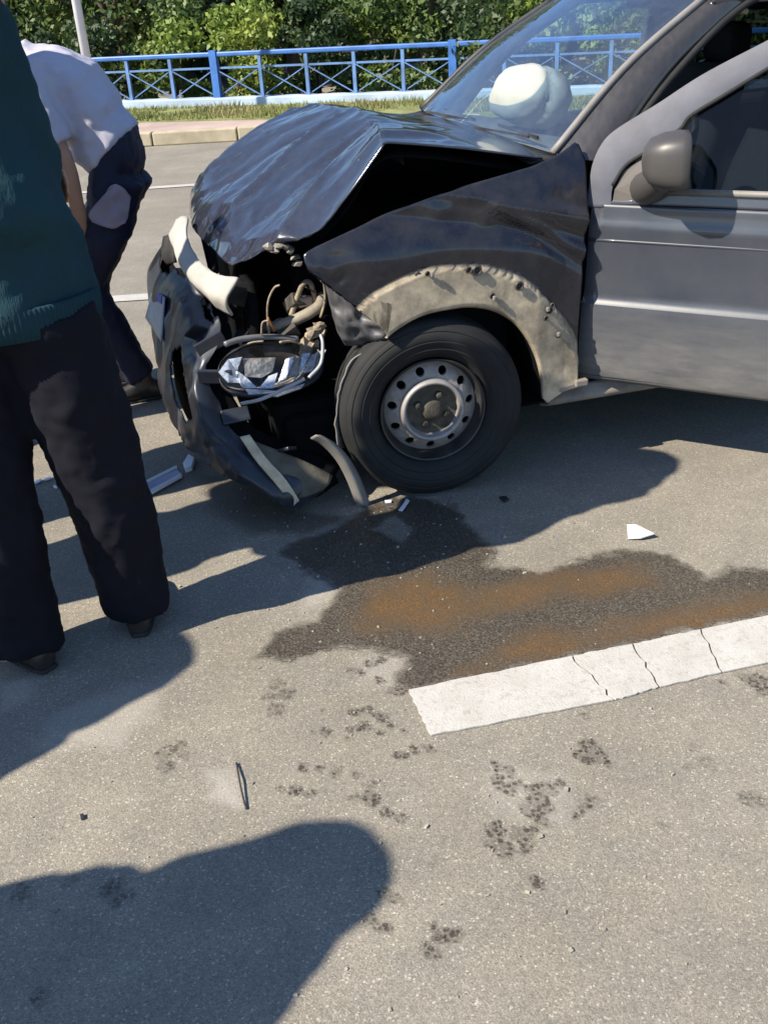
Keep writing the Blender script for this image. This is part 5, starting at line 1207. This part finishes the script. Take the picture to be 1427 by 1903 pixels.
# ================================================================== debris on the road
GLS = basic('shattered_pale_plastic', (.62, .64, .72), .3, var=.15)
def shard(name, pts_px, z, mat, label, cat='debris', group=None, tilt=0.0, th=.004):
    P = [gp(u, v)[:2] for u, v in pts_px]; n_ = len(P); c_ = np.mean(P, 0); x0 = min(p[0] for p in P)
    top_ = [(p[0]-c_[0], p[1]-c_[1], z+th+tilt*(p[0]-x0)) for p in P]; bot = [(a, b, max(.0005, c-th)) for a, b, c in top_]
    o = mesh(name, top_+bot, [tuple(range(n_)), tuple(range(2*n_-1, n_-1, -1))]+[(i, i+n_, (i+1) % n_+n_, (i+1) % n_) for i in range(n_)], mat, None, False)
    fixn(o); o.location = (c_[0], c_[1], 0.0); return tag(o, label, cat, group)
shard('plastic_shard', [(1164, 980), (1180, 982), (1214, 1002), (1190, 1006), (1166, 1004)], .004, WHITEP, 'white triangular plastic shard lying on sunlit asphalt above the spill', 'shard', tilt=.16)
shard('plastic_shard', [(756, 934), (761, 938), (748, 954), (741, 952)], .005, GLS, 'small pale shard lying just in front of the tyre', 'shard', tilt=.2)
shard('plastic_shard', [(715, 934), (728, 933), (727, 937), (716, 938)], .005, GLS, 'tiny pale fragment beside the hanging trim strip end', 'shard')
shard('plastic_shard', [(832, 922), (838, 925), (828, 942), (822, 940)], .005, TRIM, 'dull grey sliver on the road behind the tyre contact', 'shard')
shard('black_chip', [(927, 926), (938, 924), (946, 930), (936, 936)], .002, BLK, 'black plastic chip in the shade to the right of the tyre', 'chip')
shard('black_chip', [(150, 1517), (157, 1515), (158, 1524), (152, 1526)], .002, BLK, 'small black chip on sunlit asphalt between the two bystander shadows', 'chip')
tw = empty('twig', tuple(gp(440, 1420)), 0, 'thin dark wire lying on the asphalt beside a pale dust patch', 'wire')
g_ = gp(440, 1420); tube('strand', [gp(440, 1420)-g_+V3(0, 0, .004), gp(446, 1455)-g_+V3(0, 0, .010), gp(450, 1475)-g_+V3(0, 0, .008), gp(458, 1506)-g_+V3(0, 0, .004)], .0022, BLK, tw, 6, 14)
ls = empty('lamp_strip', tuple(gp(320, 900)), 0, 'long pale strip broken off the lamp lying behind the black trouser leg', 'lamp piece')
g_ = gp(320, 900)
def strip3(name, pts_, mat, z=.012, th=.010):
    P = [gp(u, v)-g_ for u, v in pts_]; n_ = len(P); V_ = [p+V3(0, 0, z) for p in P]+[p+V3(0, 0, z-th) for p in P]
    return bevel(fixn(mesh(name, V_, [tuple(range(n_)), tuple(range(2*n_-1, n_-1, -1))]+[(i, i+n_, (i+1) % n_+n_, (i+1) % n_) for i in range(n_)], mat, ls, False)), .002)
strip3('strip_body', [(268, 908), (330, 876), (338, 886), (276, 920)], basic('violet_grey_plastic', (.30, .30, .42), .4))
strip3('strip_edge', [(266, 903), (330, 871), (331, 876), (267, 908)], WHITEP, .016); strip3('strip_edge', [(275, 920), (338, 886), (340, 891), (277, 926)], WHITEP, .016)
strip3('strip_end', [(342, 870), (352, 853), (363, 860), (358, 876), (346, 880)], GLS, .022, .02)
sh_i = 0
for (u, v, a, b, an, where_) in [(72, 898, 16, 5, -20, 'leftmost pale fragment between the legs of the teal bystander'), (90, 893, 14, 4, -10, 'thin pale fragment left of the largest between the legs'), (118, 900, 18, 6, 25, 'bent pale fragment in the middle of the glass between the legs'), (128, 912, 26, 6, -8, 'longest pale glass sliver between the legs of the teal bystander'),
    (104, 908, 9, 4, 40, 'small pale crumb below the glass pile between the legs'), (138, 930, 8, 5, 10, 'lone round pale crumb nearer than the glass pile'), (150, 965, 26, 7, 0, 'flat pale shard nearest the camera between the legs'), (340, 815, 6, 4, 0, 'left pale bead of glass under the hanging bumper'), (350, 812, 6, 5, 30, 'right pale bead of glass under the hanging bumper'), (346, 828, 5, 3, 10, 'lowest glass bead under the hanging bumper'), (62, 905, 12, 4, 15, 'fragment nearest the left leg of the teal bystander')]:
    c_, s_ = math.cos(R(an)), math.sin(R(an)); pts_ = [(u+a/2*x*c_-b/2*y*s_, v+a/2*x*s_+b/2*y*c_) for x, y in ((-1, -.4), (-.3, -1), (.8, -.8), (1, .3), (.2, 1), (-.8, .7))]
    shard('glass_fragment', pts_, .003, GLS, where_, 'glass fragment', 'glass fragments scattered on the road', tilt=.15)

# grit and crumbs lying about the impact
rg3 = np.random.default_rng(11); gb = MB()
for k in range(420):
    if k < 260: u, v = rg3.normal(620, 260), rg3.normal(1010, 120)
    else: u, v = rg3.uniform(0, 1427), rg3.uniform(900, 1900)
    if v < 860 or v > 1890: continue
    p = gp(u, v); s_ = rg3.uniform(.0012, .0042)*(1.6 if rg3.random() < .06 else 1)
    gb.box((p[0], p[1], s_*.4), (s_*rg3.uniform(.7, 2.2), s_*rg3.uniform(.7, 1.6), s_), Matrix.Rotation(rg3.uniform(0, 3), 4, 'Z')@Matrix.Rotation(rg3.uniform(-.3, .3), 4, 'X'))
tag(gb.build('road_grit', basic('grit_mix', (.24, .22, .18), .85, var=.6, vs=18)), 'fine grit and crumbs of broken plastic scattered over the asphalt', 'grit', kind='stuff')
